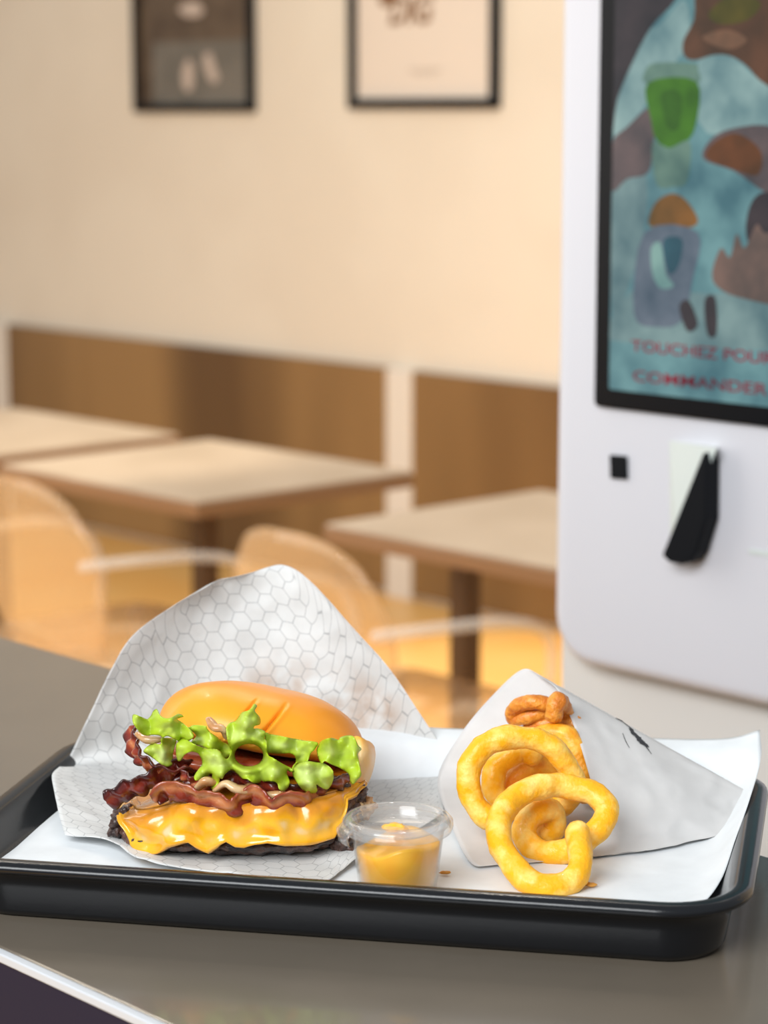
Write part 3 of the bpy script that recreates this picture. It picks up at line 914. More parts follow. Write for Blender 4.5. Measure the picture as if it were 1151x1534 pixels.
# cheese draped over the patty with drips
drip_px = [(60, 520), (120, 520), (140, 535), (165, 600), (200, 715), (228, 742), (262, 752), (300, 738), (345, 706), (420, 680), (450, 706), (485, 727), (520, 702), (550, 672), (600, 706), (650, 688), (700, 682), (760, 696), (860, 702), (930, 692), (965, 645), (990, 560), (1020, 520), (1090, 515)]
dxs = [p[0] for p in drip_px]; dys = [p[1] for p in drip_px]
nu, nv = 260, 56
V, tone = [], []
mppx = 1 / Z2 / 2540.0
for j in range(nv):
    s = j / (nv - 1)
    for i in range(nu):
        a = 2 * PI * i / nu
        fx, fy = foot(a)
        zoomx = (364 - 140) * Z2 + 0.93 * PRX * fx / mppx
        if math.sin(a) < 0:
            yb = np.interp(zoomx, dxs, dys)
        else:
            yb = 560 + 60 * math.sin(a * 5)
        zb = max(0.0016, (752 - yb) * mppx / 0.955 + 0.0015)
        zb = min(zb, PH - 0.004)
        if s < 0.45:                       # on top
            q = s / 0.45
            r = 0.25 + 0.75 * q
            p = Vector((PRX * r * fx, PRY * r * fy, PH + 0.0035 - 0.0030 * q ** 4))
        else:
            q = (s - 0.45) / 0.55
            z = (PH + 0.0005) * (1 - q) + zb * q
            zz = (z / PH * 2 - 1)
            bul = abs(1 - abs(min(1, max(-1, zz))) ** 3.2) ** 0.25
            r = 0.86 + 0.14 * bul
            lip = 0.0022 * math.exp(-((q - 0.90) / 0.12) ** 2)
            th = 0.0062 + lip - 0.0046 * max(0, (q - 0.95) / 0.05)
            p = Vector(((PRX * r + th) * fx, (PRY * r + th) * fy, z))
        n1 = noise.noise(p * 46 + Vector((1, 9, 4))) * 0.0046 + noise.noise(p * 100) * 0.0020
        p.x *= 0.93
        if p.y > 0: p.y *= 0.68
        p.z = 0.0015 + (p.z - 0.0015) * low_end(p.x)
        p += Vector((math.cos(a), math.sin(a), 0.25)) * n1 * (0.4 + 0.6 * min(1, s * 2))
        V.append(BC + p)
        qq = 0 if s < 0.45 else (s - 0.45) / 0.55
        pale = noise.noise(p * 52 + Vector((4, 4, 1))) * 0.9 + noise.noise(p * 130 + Vector((2, 7, 1))) * 0.5  # pale patches: milky fat, with sky sheen painted into the same tone
        mid_ = math.exp(-((qq - 0.55) / 0.28) ** 2)
        tone.append(min(1, max(0, 0.11 + 0.30 * min(1, qq * 1.6) + mid_ * max(-0.15, pale - 0.02) * 0.75)))
ch = obj('cheese_slice', V, grid_faces(nu, nv, True), M['cheese'], burger, attrs={'tone': tone})
solid(ch, 0.0022, -1)

# beef crumbles and gristle at the right end of the patty
def blob(c, r, seed, sx=1.0, sz=1.0, amp=0.35, n=18):
    V = []
    for j in range(n):
        ph = -PI / 2 + PI * j / (n - 1)
        for i in range(n * 2):
            a = PI * i / n
            d = Vector((math.cos(ph) * math.cos(a) * sx, math.cos(ph) * math.sin(a), math.sin(ph) * sz))
            k = 1 + amp * noise.noise(d * 1.8 + Vector((seed, seed, seed))) + amp * 0.5 * noise.noise(d * 4.2 + Vector((seed, 0, seed)))
            V.append(c + d * r * k)
    return V, grid_faces(n * 2, n, True)
for k, (x, y, yy, r, mm) in enumerate(((960, 475, 1.354, 0.0085, 'patty'), (1015, 505, 1.358, 0.0085, 'patty'), (1055, 545, 1.360, 0.0075, 'onion'), (1000, 575, 1.348, 0.0075, 'patty'), (985, 690, 1.336, 0.0085, 'patty'), (1030, 560, 1.352, 0.006, 'onion'), (122, 590, 1.350, 0.0080, 'patty'), (108, 625, 1.352, 0.0075, 'patty'))):
    v, f = blob(bz(x, y, yy), r, 3 + 2 * k, 1.0, 0.9, 0.55)
    obj('beef_crumble' if mm == 'patty' else 'onion_piece', v, f, M[mm], burger)

# top bun
bcx, bcy = 392, 1108
BB = at_y(bcx, bcy, 1.400)
roll, tilt = math.radians(10.5), math.radians(12)
RB = Matrix.Rotation(roll, 3, 'Y') @ Matrix.Rotation(-tilt, 3, 'X')
BRX, BRY, BH, BL = 0.0645, 0.060, 0.0335, 0.006
nu, nv = 420, 80
V, tone = [], []
for j in range(nv):
    ph = -PI / 2 + PI * j / (nv - 1)
    for i in range(nu):
        a = 2 * PI * i / nu
        if ph >= 0:
            cr = abs(math.cos(ph)) ** 0.72; z = BH * math.sin(ph) ** 0.95 if ph > 0 else 0
        else:
            cr = abs(math.cos(ph)) ** 0.42; z = -BL * abs(math.sin(ph)) ** 0.9
        p = Vector((BRX * cr * math.cos(a), BRY * cr * math.sin(a), z))
        # two shallow creases pressed in the front, and gentle unevenness
        fr = max(0, -math.sin(a)) * (1 if ph > -0.4 else 0)
        for (xx, tt, lean) in ((-0.0150, 0.0009, 0.55), (0.0025, 0.0010, 0.6)):
            dx = p.x - (xx + lean * (z - 0.012))
            if p.y < 0 and -0.002 < z < 0.030:
                fade = min(1, (z + 0.002) / 0.006) * min(1, (0.028 - z) / 0.010) if z < 0.028 else 0
                p += Vector((0, 0.0042, -0.0012)) * math.exp(-(dx / tt) ** 2) * max(0, fade)
                p -= Vector((0, 0.0012, -0.0003)) * math.exp(-((dx - 2.4 * tt) / (1.6 * tt)) ** 2) * max(0, fade)
        nz = noise.noise(p * 26) * 0.0016 + noise.noise(p * 60) * 0.0005
        p += Vector((math.cos(a) * 0.5, math.sin(a) * 0.5, 0.8)) * nz
        V.append(BB + RB @ p)
        tone.append(0.0 if ph < -0.75 else min(1, 0.35 + 0.65 * (z + 0.006) / BH))
obj('bun_top', V, grid_faces(nu, nv, True), M['bun'], burger, attrs={'tone': tone})
# pale heel of the bun showing at the right
heel_rows = [[bz(985, 290, 1.380), bz(1030, 268, 1.362), bz(1072, 284, 1.366), bz(1102, 312, 1.385), bz(1088, 322, 1.41)],
             [bz(995, 330, 1.372), bz(1036, 316, 1.352), bz(1080, 324, 1.356), bz(1106, 345, 1.382), bz(1098, 352, 1.42)],
             [bz(1000, 385, 1.368), bz(1036, 378, 1.350), bz(1076, 384, 1.354), bz(1098, 396, 1.38), bz(1090, 402, 1.42)],
             [bz(1005, 440, 1.368), bz(1030, 438, 1.354), bz(1060, 440, 1.360), bz(1080, 446, 1.384), bz(1072, 450, 1.42)],
             [bz(1008, 492, 1.374), bz(1024, 492, 1.364), bz(1040, 494, 1.370), bz(1052, 498, 1.392), bz(1046, 500, 1.42)]]
g = loft_rows(heel_rows, 36, 36)
V = [p + Vector((0, 1, 0)) * (noise.noise(p * 70) * 0.003 + noise.noise(p * 240) * 0.0008) for r in g for p in r]
tone = [max(0.0, 0.30 - 0.9 * (j / 35)) for j in range(36) for i in range(36)]
h = obj('bun_heel', V, grid_faces(36, 36), M['bun'], burger, attrs={'tone': tone}); solid(h, 0.006, -1)

# tomato slices under the lettuce
def disc(c, rx, ry, th, rot, seed=0, n=56):
    prof = [(0.0, th), (0.5, th * 1.02), (0.88, th), (0.985, th * 0.75), (1.0, th * 0.5), (0.985, th * 0.2), (0.88, 0), (0.0, 0)]
    V = []
    for r, z in prof:
        for k in range(n):
            a = 2 * PI * k / n
            p = Vector((rx * r * math.cos(a), ry * r * math.sin(a), z))
            p.z += noise.noise(p * 60 + Vector((seed, 0, 0))) * 0.001
            V.append(c + rot @ p)
    return V, grid_faces(n, len(prof), True)
tr = Matrix.Rotation(math.radians(7), 3, 'Y') @ Matrix.Rotation(-math.radians(8), 3, 'X')
obj('tomato_slice', *disc(bz(470, 378, 1.382), 0.040, 0.043, 0.0075, tr, 1), M['tomato'], burger)
obj('tomato_slice', *disc(bz(700, 386, 1.384), 0.040, 0.043, 0.0070, tr, 2), M['tomato'], burger)

# bacon: wavy ribbons
def ribbon(path, half, th, seed, tones, nl=140, nw=11, upv=Vector((0, -0.35, 1)), tw=None, ruffle=0.0012):
    P = [Vector(p) for p in catmull([tuple(p) for p in path], nl)]
    V, tone = [], []
    up = upv.normalized()
    for i in range(nl):
        t = (P[min(i + 1, nl - 1)] - P[max(0, i - 1)]).normalized()
        ww = up - t * up.dot(t)
        ww.normalize()
        if tw: ww = Matrix.Rotation(math.radians(np.interp(i / (nl - 1), [k[0] for k in tw], [k[1] for k in tw])), 3, t) @ ww
        nn = t.cross(ww)
        e = min(1, min(i, nl - 1 - i) / 5 + 0.35)
        for k in range(nw):
            w = -1 + 2 * k / (nw - 1)
            hw = half * e * (1 + 0.28 * noise.noise(P[i] * 90 + Vector((seed, (3 if w > 0 else 0), 0))) + 0.15 * noise.noise(P[i] * 320 + Vector((seed, w, 0))))
            q = P[i] + ww * hw * w + nn * (ruffle * math.sin(i * 0.28 + w * 1.4 + seed) + noise.noise(P[i] * 150 + Vector((0, w * 1.5, seed))) * 0.0026)
            V.append(q)
            tone.append(float(np.interp(w, tones[0], tones[1])) + 0.12 * noise.noise(P[i] * 100 + Vector((seed, w, 0))))
    return V, grid_faces(nw, nl), {'tone': tone}
def bacon(path, half, seed, tones, **kw):
    v, f, a = ribbon(path, half, 0.002, seed, tones, **kw)
    o = obj('bacon_strip', v, f, M['bacon'], burger, attrs=a)
    solid(o, 0.0013, 0)
    return o
lean = ([-1, -0.5, 0, 0.5, 1], [0.05, 0.42, 0.75, 0.35, 0.08])
dark = ([-1, -0.4, 0.1, 0.6, 1], [0.0, 0.22, 0.42, 0.2, 0.0])
fatty = ([-1, -0.55, -0.1, 0.4, 1], [0.10, 0.40, 0.55, 0.85, 0.60])
bacon([bz(50, 522, 1.325), bz(110, 492, 1.325), bz(170, 470, 1.325), bz(230, 435, 1.328), bz(300, 405, 1.335), bz(370, 400, 1.345), bz(440, 410, 1.352)], 0.0066, 1, dark)
bacon([bz(246, 528, 1.314), bz(280, 485, 1.314), bz(335, 490, 1.312), bz(400, 508, 1.311), bz(455, 520, 1.311), bz(505, 548, 1.309), bz(548, 552, 1.309), bz(590, 520, 1.312), bz(625, 492, 1.314), bz(655, 512, 1.312), bz(695, 545, 1.310), bz(745, 535, 1.312), bz(800, 525, 1.316), bz(850, 522, 1.322), bz(893, 512, 1.33)], 0.0070, 4, fatty)
bacon([bz(152, 238, 1.362), bz(150, 290, 1.350), bz(168, 340, 1.340), bz(205, 378, 1.334), bz(260, 398, 1.332), bz(330, 405, 1.336), bz(420, 400, 1.35)], 0.0066, 8, lean, upv=Vector((0.5, -0.9, 0.4)))
bacon([bz(480, 440, 1.330), bz(560, 440, 1.326), bz(640, 455, 1.324), bz(720, 478, 1.324), bz(800, 486, 1.326), bz(880, 480, 1.328), bz(950, 455, 1.335), bz(1000, 440, 1.345)], 0.0055, 11, dark)
bacon([bz(270, 395, 1.345), bz(340, 420, 1.335), bz(400, 455, 1.328), bz(470, 450, 1.328), bz(540, 420, 1.335)], 0.0050, 15, lean)

# onions
def curl(name, pts, r, m, seed, squash=0.6):
    P = catmull([tuple(p) for p in pts], 30)
    v, f = tube(P, [r * (0.7 + 0.3 * math.sin(PI * k / 29)) for k in range(30)], 10, 0.0006, 120, seed, squash)
    return obj(name, v, f, m, burger)
curl('onion_strip', [bz(480, 478, 1.314), bz(520, 455, 1.314), bz(560, 475, 1.312), bz(600, 478, 1.314), bz(620, 460, 1.32)], 0.0042, M['onion'], 2)
curl('onion_strip', [bz(410, 470, 1.318), bz(440, 448, 1.316), bz(475, 452, 1.318)], 0.0045, M['onion'], 5)
curl('onion_strip', [bz(455, 205, 1.331), bz(478, 235, 1.326), bz(505, 240, 1.326), bz(520, 270, 1.33)], 0.0040, M['onion'], 7)
curl('onion_strip', [bz(178, 262, 1.343), bz(215, 282, 1.338), bz(262, 280, 1.336)], 0.0044, M['onion'], 9)
curl('onion_strip', [bz(660, 505, 1.320), bz(720, 500, 1.318), bz(780, 500, 1.320)], 0.0045, M['onion'], 12)

# lettuce
def leaf(outline, ybase, seed, hole=None, amp=0.006, wave=60.0, lean=0.16, tonebias=0.0, curl_in=0.0022):
    """a ruffled leaf: outline in close-up pixels, its own depth, curl and thickness"""
    out = [np.array(p) for p in catmull(outline, len(outline) * 5, True)]
    pts = [tuple(p) for p in out]
    loops = [list(range(len(pts)))]
    hp = []
    if hole:
        hx, hy, ra, rb = hole
        hp = [(hx + ra * math.cos(-2 * PI * k / 40), hy + rb * math.sin(-2 * PI * k / 40)) for k in range(40)]
    edge = np.array(pts + hp)
    mn, mx = edge[:len(pts)].min(0), edge[:len(pts)].max(0)
    def inside(poly, x, y):
        c = False; n = len(poly); j = n - 1
        for i in range(n):
            xi, yi = poly[i]; xj, yj = poly[j]
            if (yi > y) != (yj > y) and x < (xj - xi) * (y - yi) / (yj - yi) + xi: c = not c
            j = i
        return c
    allp = list(pts)
    if hp:
        loops.append(list(range(len(allp), len(allp) + len(hp)))); allp += hp
    step = 5.0
    yv = mn[1]
    row = 0
    while yv < mx[1]:
        xv = mn[0] + (row % 2) * step / 2
        while xv < mx[0]:
            if inside(pts, xv, yv) and not (hp and inside(hp, xv, yv)):
                if np.min(np.hypot(edge[:, 0] - xv, edge[:, 1] - yv)) > 3.0:
                    allp.append((xv, yv))
            xv += step
        yv += step * 0.87; row += 1
    cv = [Vector(p) for p in allp]
    edges = []
    for lp in loops:
        edges += [(lp[k], lp[(k + 1) % len(lp)]) for k in range(len(lp))]
    r = delaunay_2d_cdt(cv, edges, [], 0, 1e-5)
    vs, fs = r[0], r[2]
    keep = []
    for fc in fs:
        cx = sum(vs[i].x for i in fc) / len(fc); cy = sum(vs[i].y for i in fc) / len(fc)
        if inside(pts, cx, cy) and not (hp and inside(hp, cx, cy)): keep.append(tuple(fc))
    cen = (mn + mx) / 2
    V, tone = [], []
    for p in vs:
        d = float(np.min(np.hypot(edge[:, 0] - p.x, edge[:, 1] - p.y)))
        ed = math.exp(-d / 28.0)
        w1 = math.sin(p.x / wave * 2 * PI * 0.55 + seed + 1.2 * noise.noise(Vector((p.x / 70, p.y / 70, seed))))
        w2 = noise.noise(Vector((p.x / 48.0, p.y / 48.0, seed * 3.1)))
        w3 = noise.noise(Vector((p.x / 20.0, p.y / 20.0, seed * 1.7)))
        yy = ybase - lean * (p.y - mn[1]) * mppx + amp * (0.5 * w1 + 0.9 * w2) * (0.5 + 0.7 * ed) + 0.0007 * w3
        # edges roll back towards the burger
        yy += curl_in * math.exp(-d / 9.0)
        if hp:
            hd = math.hypot((p.x - hole[0]) / hole[2], (p.y - hole[1]) / hole[3])
            yy += 0.012 * math.exp(-max(0, hd - 1) / 0.25) - 0.004 * math.exp(-((hd - 1.35) / 0.25) ** 2)
        V.append(bz(p.x, p.y, yy))
        tone.append(min(1, max(0, 0.12 + tonebias + 0.62 * (1 - math.exp(-d / 26.0)) + 0.30 * noise.noise(Vector((p.x / 60, p.y / 35, seed + 9))))))
    o = obj('lettuce_leaf', V, keep, M['lettuce'], burger, attrs={'tone': tone})
    solid(o, 0.0007, 0)
    return o
def A2(pts): return [((180 + x / 5.755 - 140) * Z2, (1040 + y / 5.755 - 1000) * Z2) for x, y in pts]
def A3(pts): return [((360 + x / 5.232 - 140) * Z2, (1040 + y / 5.232 - 1000) * Z2) for x, y in pts]
leaf(A2([(205, 490), (255, 440), (300, 425), (352, 432), (356, 378), (440, 380), (484, 396), (470, 450), (452, 520), (450, 600), (430, 616), (395, 626), (340, 592), (285, 550), (245, 522)]), 1.332, 2.0, tonebias=0.2, amp=0.009)
leaf(A2([(592, 286), (650, 267), (735, 273), (750, 300), (790, 340), (830, 368), (880, 410), (935, 440), (955, 500), (932, 546), (890, 558), (852, 505), (846, 478), (780, 468), (700, 446), (640, 428), (612, 412), (660, 366), (640, 330), (610, 310)]), 1.330, 3.3, tonebias=0.0, amp=0.009)
leaf(A2([(115, 178), (170, 190), (230, 216), (265, 192), (290, 146), (320, 132), (345, 180), (385, 206), (430, 206), (470, 185), (502, 171), (546, 190), (508, 204), (492, 218), (540, 250), (590, 290), (634, 355), (612, 390), (570, 404), (535, 390), (500, 402), (470, 385), (410, 358), (370, 372), (345, 356), (290, 348), (230, 357), (185, 340), (148, 300), (112, 240)]), 1.326, 0.6, tonebias=0.0, amp=0.008)
leaf(A3([(198, 306), (235, 315), (300, 325), (400, 345), (500, 365), (604, 379), (590, 420), (548, 470), (530, 522), (508, 552), (450, 548), (428, 592), (408, 602), (414, 560), (438, 530), (428, 482), (390, 462), (330, 462), (250, 462), (215, 455), (203, 400)]), 1.330, 5.1, tonebias=0.08, amp=0.008)
main = A2([(485, 460), (494, 420), (530, 388), (575, 394), (640, 430), (720, 464), (845, 482), (902, 556), (940, 540), (955, 480), (934, 420), (914, 300), (945, 250), (1000, 230), (1050, 162), (1100, 142)]) + A3([(84, 112), (108, 78), (130, 94), (112, 132), (152, 182), (152, 232), (112, 246), (104, 268), (150, 274), (197, 298), (186, 345), (208, 372), (214, 470), (260, 500), (330, 545), (412, 590), (400, 608), (370, 595), (364, 625), (386, 680), (376, 722), (340, 757), (304, 742), (290, 700), (250, 680), (180, 685), (110, 697), (62, 668)]) + A2([(1050, 722), (990, 665), (950, 653), (900, 690), (880, 727), (860, 720), (856, 760), (832, 806), (800, 820), (784, 800), (796, 740), (796, 690), (770, 688), (740, 720), (690, 736), (655, 744), (638, 716), (670, 660), (707, 610), (706, 558), (670, 508), (620, 493), (560, 520), (522, 572), (494, 560)])
leaf(main, 1.323, 1.3, hole=(610, 343, 58, 46), amp=0.008, tonebias=0.1)
leaf(A3([(418, 590), (460, 545), (530, 528), (600, 538), (660, 546), (712, 580), (732, 630), (722, 690), (692, 737), (660, 742), (625, 725), (594, 708), (600, 760), (560, 774), (510, 760), (468, 720), (428, 660), (412, 620)]), 1.321, 6.4, tonebias=0.2, amp=0.008)
leaf(A3([(603, 440), (614, 400), (650, 360), (710, 343), (770, 360), (788, 340), (840, 326), (892, 335), (922, 400), (947, 430), (922, 470), (936, 560), (947, 630), (922, 665), (890, 702), (868, 690), (860, 640), (838, 610), (790, 580), (720, 552), (664, 524), (640, 542), (616, 500)]), 1.325, 8.2, tonebias=0.0, amp=0.009)

# ================================================================== SAUCE CUP
cy = 1.268
cb = at_y(596, 1338, cy); cb = Vector((cb.x, cy, TOP + LZ + 0.0006))
cup = empty('sauce_cup', cb, 'small clear plastic cup of orange sauce with a lid, between burger and fries', 'sauce cup')
CH = 0.0385
prof = [(0.0, 0.0012), (0.0195, 0.0012), (0.0215, 0.0), (0.0222, 0.002), (0.0262, CH - 0.004), (0.0268, CH), (0.0285, CH + 0.0004), (0.0285, CH - 0.0006), (0.0272, CH - 0.0014), (0.0256, CH - 0.006), (0.0214, 0.0026), (0.0, 0.0022)]
v, f = lathe(prof, cb); obj('cup_wall', v, f, M['cup'], cup)
nr, ns = 14, 72
V = []
def sz(x, y, r): return 0.0265 + 0.0030 * (x / 0.022) + 0.0022 * math.sin(x * 170 + 1.0) * (r / 0.024) + noise.noise(Vector((x * 60, y * 60, 1))) * 0.0022
zs = [0.0032, 0.010, 0.018]
for k in range(ns): V.append(cb + Vector((0.0205 * math.cos(2 * PI * k / ns), 0.0205 * math.sin(2 * PI * k / ns), 0.0030)))
for z in zs[1:]:
    for k in range(ns):
        r = 0.0211 + (z - 0.003) * 0.118
        V.append(cb + Vector((r * math.cos(2 * PI * k / ns), r * math.sin(2 * PI * k / ns), z)))
for q in (1.0, 0.97, 0.85, 0.65, 0.4, 0.15):
    for k in range(ns):
        a = 2 * PI * k / ns
        r = 0.0238 * q
        z = sz(r * math.cos(a), r * math.sin(a), r)
        rr = (0.0211 + (z - 0.003) * 0.118) * q
        V.append(cb + Vector((rr * math.cos(a), rr * math.sin(a), z + (0.0012 if q < 0.98 else 0))))
rings = len(V) // ns
Fc = grid_faces(ns, rings, True) + [tuple(range(ns)), tuple(range((rings - 1) * ns, rings * ns))]
obj('sauce', V, Fc, M['sauce'], cup)
# lid: rim lip, sunk plug wall and flat top, with a tab at the left
z0 = CH
prof = [(0.0, z0 - 0.0030), (0.0215, z0 - 0.0030), (0.0232, z0 - 0.0020), (0.0240, z0 + 0.0028), (0.0262, z0 + 0.0044), (0.0296, z0 + 0.0040), (0.0312, z0 + 0.0022), (0.0314, z0 - 0.0010), (0.0304, z0 - 0.0036), (0.0298, z0 - 0.0036), (0.0300, z0 + 0.0010), (0.0285, z0 + 0.0026), (0.0265, z0 + 0.0030)]
v, f = lathe(prof, cb, 72)
lid = obj('cup_lid', v, f, M['lid'], cup)
tabp = [cb + Vector((0.0300 * math.cos(a), 0.0300 * math.sin(a), z0 - 0.003)) for a in (PI * 1.02, PI * 1.20)] 
tv = []
for rr, zz in ((0.0305, z0 + 0.001), (0.0345, z0 - 0.003), (0.0335, z0 - 0.0075)):
    for k in range(9):
        a = PI * (0.98 + 0.22 * k / 8)
        tv.append(cb + Vector((rr * math.cos(a), rr * math.sin(a), zz)))
solid(obj('lid_tab', tv, grid_faces(9, 3), M['lid'], lid), 0.0006)
v, f = blob(cb + Vector((-0.002, 0.006, z0 - 0.0042)), 0.0055, 4, 1.3, 0.35, 0.4)
obj('sauce_smear', v, f, M['sauce'], lid)

# ================================================================== FRY CONE
def Z5(x, y): return 660 + x / 3.837, 1020 + y / 3.837
tipT = T(1138, 1196, 0.010); tipB = T(1076, 1251, 0.0012)
rim = [T(705, 1292, 0.0012), T(676, 1235, 0.004), Y(656, 1166, 1.455), Y(690, 1100, 1.462), Y(735, 1045, 1.470), Y(782, 1003, 1.474), Y(810, 1014, 1.466), Y(836, 1034, 1.448), Y(858, 1082, 1.418), Y(874, 1130, 1.392), Y(886, 1172, 1.374), Y(897, 1215, 1.358), Y(893, 1250, 1.348), T(872, 1281, 0.0012), T(800, 1292, 0.0006), T(740, 1296, 0.0006)]
end = [tipB, tipB.lerp(tipT, 0.25), tipB.lerp(tipT, 0.5), tipT.lerp(tipB, 0.2), tipT, tipT, tipT, tipT, tipT.lerp(tipB, 0.03), tipT.lerp(tipB, 0.10), tipT.lerp(tipB, 0.25), tipT.lerp(tipB, 0.5), tipT.lerp(tipB, 0.8), tipB, tipB, tipB]
NR, NL = 96, 50
R0 = catmull([tuple(p) for p in rim], NR, True); R1 = catmull([tuple(p) for p in end], NR, True)
V = []
for j in range(NL):
    w = j / (NL - 1)
    for i in range(NR):
        a, b2 = Vector(R0[i]), Vector(R1[i])
        p = a.lerp(b2, w)
        ang = i / NR
        # the tube is fuller than a straight loft in the middle, then flattens into the folded end
        front = max(0, math.sin((ang - 0.5) * 2 * PI))
        p += Vector((0, -0.010, -0.001)) * math.sin(PI * w) * front * (1 - 0.3 * w)
        c = noise.noise(p * 34 + Vector((2, 2, 7))) * 0.0026 + abs(noise.noise(p * 55)) * -0.0022
        k = min(1, w * 6) * min(1, (1 - w) * 8 + 0.15)
        p += Vector((0.1, -1, 0.3)) * c * k
        zmin = TOP + LZ + 0.0007
        if p.z < zmin: p.z = zmin
        V.append(p)
cone = obj('fry_cone', V, grid_faces(NR, NL, True), M['cone'], origin=T(880, 1230, 0))
solid(cone, 0.0002, 0)
tag(cone, 'translucent white paper cone lying on the tray, holding the curly fries', 'paper cone')

dg = bpy.context.evaluated_depsgraph_get()
def cone_hit(px, py):
    """nearest point of the cone's paper along a line of sight, used to lay the print on it"""
    mw = cone.matrix_world
    lo = Matrix.Translation(cone.location).inverted() @ CAM
    ok, loc, nn, ix = cone.ray_cast(lo, ray(px, py).normalized())
    if not ok: return None, None
    return Vector(loc) + Vector(cone.location), nn
bpy.context.view_layer.update()
strokes = [([(922, 1076), (932, 1081), (942, 1089), (949, 1095)], [0.0003, 0.0007, 0.0009, 0.0006]),
           ([(944, 1092), (950, 1100), (955, 1104), (960, 1111), (968, 1117), (972, 1120)], [0.0009, 0.0022, 0.0018, 0.0024, 0.0020, 0.0006]),
           ([(933, 1099), (937, 1110), (943, 1121)], [0.0002, 0.0003, 0.0002]),
           ([(962, 1112), (970, 1122), (976, 1130)], [0.0006, 0.0004, 0.0002])]
parts = []
for pts, rad in strokes:
    n = 24
    pp_ = catmull(pts, n)
    hit = []
    for (x, y) in pp_:
        h, nn = cone_hit(x, y)
        if h is not None:
            if nn.dot(h - CAM) > 0: nn = -nn
            hit.append((h + nn * 0.0004, nn))
    if len(hit) < 4: continue
    vs = []
    for i, (h, nn) in enumerate(hit):
        t_ = (hit[min(i + 1, len(hit) - 1)][0] - hit[max(0, i - 1)][0]).normalized()
        sd = t_.cross(nn).normalized()
        r = float(np.interp(i / (len(hit) - 1), np.linspace(0, 1, len(rad)), rad)) * (1 + 0.5 * noise.noise(h * 900))
        vs += [h - sd * r, h + sd * r]
    parts.append((vs, [(2 * i, 2 * i + 1, 2 * i + 3, 2 * i + 2) for i in range(len(hit) - 1)]))
if parts:
    v, f = merge(parts)
    o = bpy.data.objects.new('brush_print', bpy.data.meshes.new('brush_print'))
    o.data.from_pydata([tuple(p - Vector(cone.location)) for p in v], [], f)
    o.data.materials.append(M['ink']); COL.objects.link(o); o.parent = cone

# ================================================================== CURLY FRIES
def fry(path, r, m, seed, label, lump=0.0011, sides=18, n=None):
    P = [at_y(*Z5(x, y), yy) for x, y, yy in path]
    n = n or len(path) * 9
    C = [Vector(c) for c in catmull([tuple(p) for p in P], n)]
    rad = [r * (1 + 0.10 * noise.noise(Vector((k * 0.09, seed, 0)))) for k in range(n)]
    v, f = tube(C, rad, sides, lump, 110, seed)
    og = min(v, key=lambda q: q.z)
    o = obj('curly_fry', v, f, m, origin=og)
    tag(o, label, 'fry', 'curly fries in the paper cone')
    return o
fry([(790, 872, 1.300), (803, 985, 1.283), (797, 1085, 1.274), (740, 1158, 1.268), (640, 1188, 1.265), (520, 1160, 1.267), (420, 1070, 1.276), (350, 950, 1.288), (335, 840, 1.300), (370, 740, 1.312), (450, 660, 1.322), (560, 612, 1.329), (660, 600, 1.333), (770, 614, 1.333), (880, 650, 1.330), (948, 715, 1.325), (945, 790, 1.320), (890, 870, 1.316), (800, 945, 1.317), (700, 985, 1.320), (600, 990, 1.324), (520, 945, 1.330), (482, 880, 1.336), (500, 800, 1.340), (570, 745, 1.345), (640, 750, 1.350), (655, 830, 1.353), (610, 880, 1.354)], 0.0074, M['fry'], 3.0, 'big golden curly fry in front, its lower loop resting on the tray paper')
fry([(275, 800, 1.345), (200, 710, 1.348), (160, 600, 1.350), (170, 485, 1.352), (235, 390, 1.355), (335, 335, 1.357), (440, 322, 1.358), (560, 340, 1.358), (655, 395, 1.357), (725, 480, 1.357), (765, 580, 1.360), (740, 680, 1.368), (640, 740, 1.375), (500, 750, 1.381), (370, 710, 1.386), (305, 620, 1.388), (312, 520, 1.390), (375, 445, 1.392), (460, 410, 1.394), (540, 425, 1.396)], 0.0071, M['fry'], 7.0, 'golden curly fry forming the large ring at the upper left of the pile')
fry([(400, 660, 1.402), (430, 570, 1.404), (500, 505, 1.406), (590, 495, 1.408), (650, 545, 1.410), (640, 630, 1.411)], 0.0068, M['fry_deep'], 11.0, 'amber curly fry seen inside the large upper ring')
fry([(560, 318, 1.415), (660, 305, 1.412), (735, 325, 1.408), (775, 400, 1.404), (805, 490, 1.400), (825, 580, 1.398), (830, 660, 1.400)], 0.0066, M['fry_deep'], 15.0, 'amber curly fry along the right edge of the cone mouth, beside the large ring')
fry([(520, 268, 1.436), (600, 255, 1.432), (690, 245, 1.430), (770, 255, 1.428), (830, 300, 1.43)], 0.0066, M['fry_dark'], 19.0, 'brown curly fry lying under the crisp loop at the top')
fry([(610, 132, 1.426), (540, 118, 1.426), (455, 140, 1.430), (410, 185, 1.434), (430, 222, 1.434), (500, 212, 1.430), (590, 195, 1.430), (680, 200, 1.433), (740, 215, 1.436)], 0.0045, M['fry_dark'], 23.0, 'crisp brown looped fry at the very top of the pile', lump=0.0014)
fry([(655, 205, 1.412), (660, 150, 1.412), (680, 115, 1.416), (700, 150, 1.424), (720, 200, 1.43)], 0.0055, M['fry_dark'], 27.0, 'stubby lumpy brown fry tip standing at the top of the pile, against the cone edge', lump=0.0018)

# crumbs
for (px, py, r, lab) in ((667, 1307, 0.0018, 'tiny orange crumb on the tray paper, between sauce cup and fries'), (885, 1325, 0.0022, 'small orange crumb on the tray paper, right of the front fry')):
    c = T(px, py, 0.0010)
    v, f = blob(c, r, px, 1.8, 0.45, 0.5, 8)
    o = obj('fry_crumb', v, f, M['crumb_fry'], origin=c); tag(o, lab, 'crumb', 'crumbs on the tray paper')

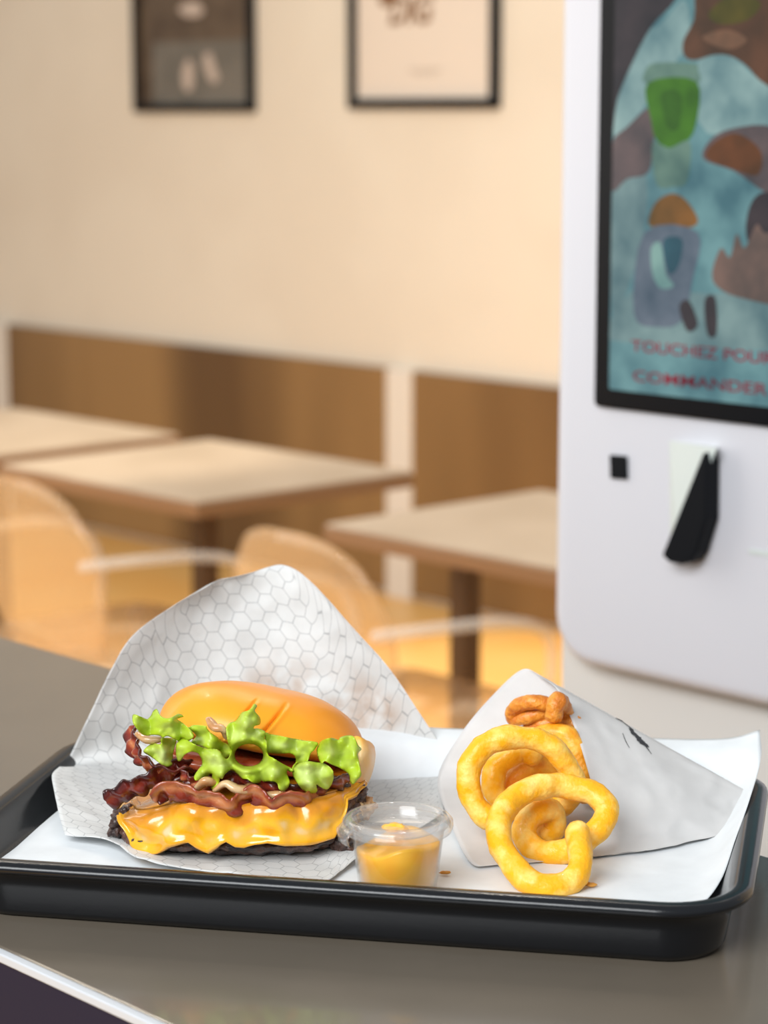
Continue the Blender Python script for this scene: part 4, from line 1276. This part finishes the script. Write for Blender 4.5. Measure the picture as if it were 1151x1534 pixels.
# ================================================================== LIGHT
def area(name, loc, target, sx, sy, power, col):
    l = bpy.data.lights.new(name, 'AREA'); l.shape = 'RECTANGLE'; l.size = sx; l.size_y = sy; l.energy = power; l.color = col
    o = bpy.data.objects.new(name, l); COL.objects.link(o); o.location = loc
    d = Vector(target) - Vector(loc)
    o.rotation_euler = d.to_track_quat('-Z', 'Y').to_euler()
    return o
area('window_daylight', (-1.15, -0.65, 2.75), (-0.05, 1.4, 1.05), 2.0, 1.4, 112, (0.95, 0.98, 1.0))
area('ceiling_lamp', (-0.6, 4.2, 3.2), (-0.4, 5.0, 0.0), 3.0, 1.6, 45, (1.0, 0.86, 0.68))
area('ceiling_lamp', (0.9, 3.2, 3.2), (0.9, 3.6, 0.0), 1.4, 1.0, 8, (1.0, 0.93, 0.82))

wc = cn - EX * 3.0 + EY * 0.1
area('window_daylight', (wc.x, wc.y, 1.75), (wc.x + EY.x, wc.y + EY.y, 1.45), 3.2, 2.2, 66, (1.0, 0.95, 0.87))
for loc, e in (((-0.9, 3.1, 2.9), 14), ((0.1, 2.9, 2.9), 10)):
    l = bpy.data.lights.new('ceiling_spot', 'POINT'); l.energy = e; l.shadow_soft_size = 0.05; l.color = (1.0, 0.93, 0.82)
    o = bpy.data.objects.new('ceiling_spot', l); COL.objects.link(o); o.location = loc

for loc, tg, e in (((0.5, 5.3, 3.0), (0.42, 5.75, 0), 330), ((-0.85, 4.9, 3.0), (-0.75, 5.4, 0), 200), ((-0.55, 3.4, 3.0), (-0.5, 3.5, 0), 110)):  # unseen spots, added to brighten the amber floor
    l = bpy.data.lights.new('floor_fill_spot', 'SPOT'); l.energy = e; l.color = (1.0, 0.86, 0.66); l.shadow_soft_size = 0.08
    l.spot_size = math.radians(38); l.spot_blend = 0.6
    o = bpy.data.objects.new('floor_fill_spot', l); COL.objects.link(o); o.location = loc
    o.rotation_euler = (Vector(tg) - Vector(loc)).to_track_quat('-Z', 'Y').to_euler()

wd = bpy.data.worlds.new('daylight'); SC.world = wd; wd.use_nodes = True
bg = wd.node_tree.nodes['Background']
bg.inputs['Color'].default_value = (0.92, 0.96, 1.0, 1); bg.inputs['Strength'].default_value = 0.42

# ================================================================== CAMERA
cd = bpy.data.cameras.new('camera'); cam = bpy.data.objects.new('camera', cd); COL.objects.link(cam)
cam.location = CAM
cam.rotation_euler = (PI / 2 - PITCH, 0, 0)
cd.sensor_fit = 'VERTICAL'; cd.sensor_height = 36.0; cd.sensor_width = 36.0 * W / H
cd.lens = F / H * 36.0
cd.clip_start = 0.05; cd.clip_end = 60
cd.dof.use_dof = True
cd.dof.focus_distance = 1.375
cd.dof.aperture_fstop = 7.4
SC.camera = cam
SC.view_settings.view_transform = 'Standard'
SC.view_settings.look = 'None'
SC.view_settings.exposure = 0.0
SC.view_settings.gamma = 1.0
SC.view_settings.use_curve_mapping = False
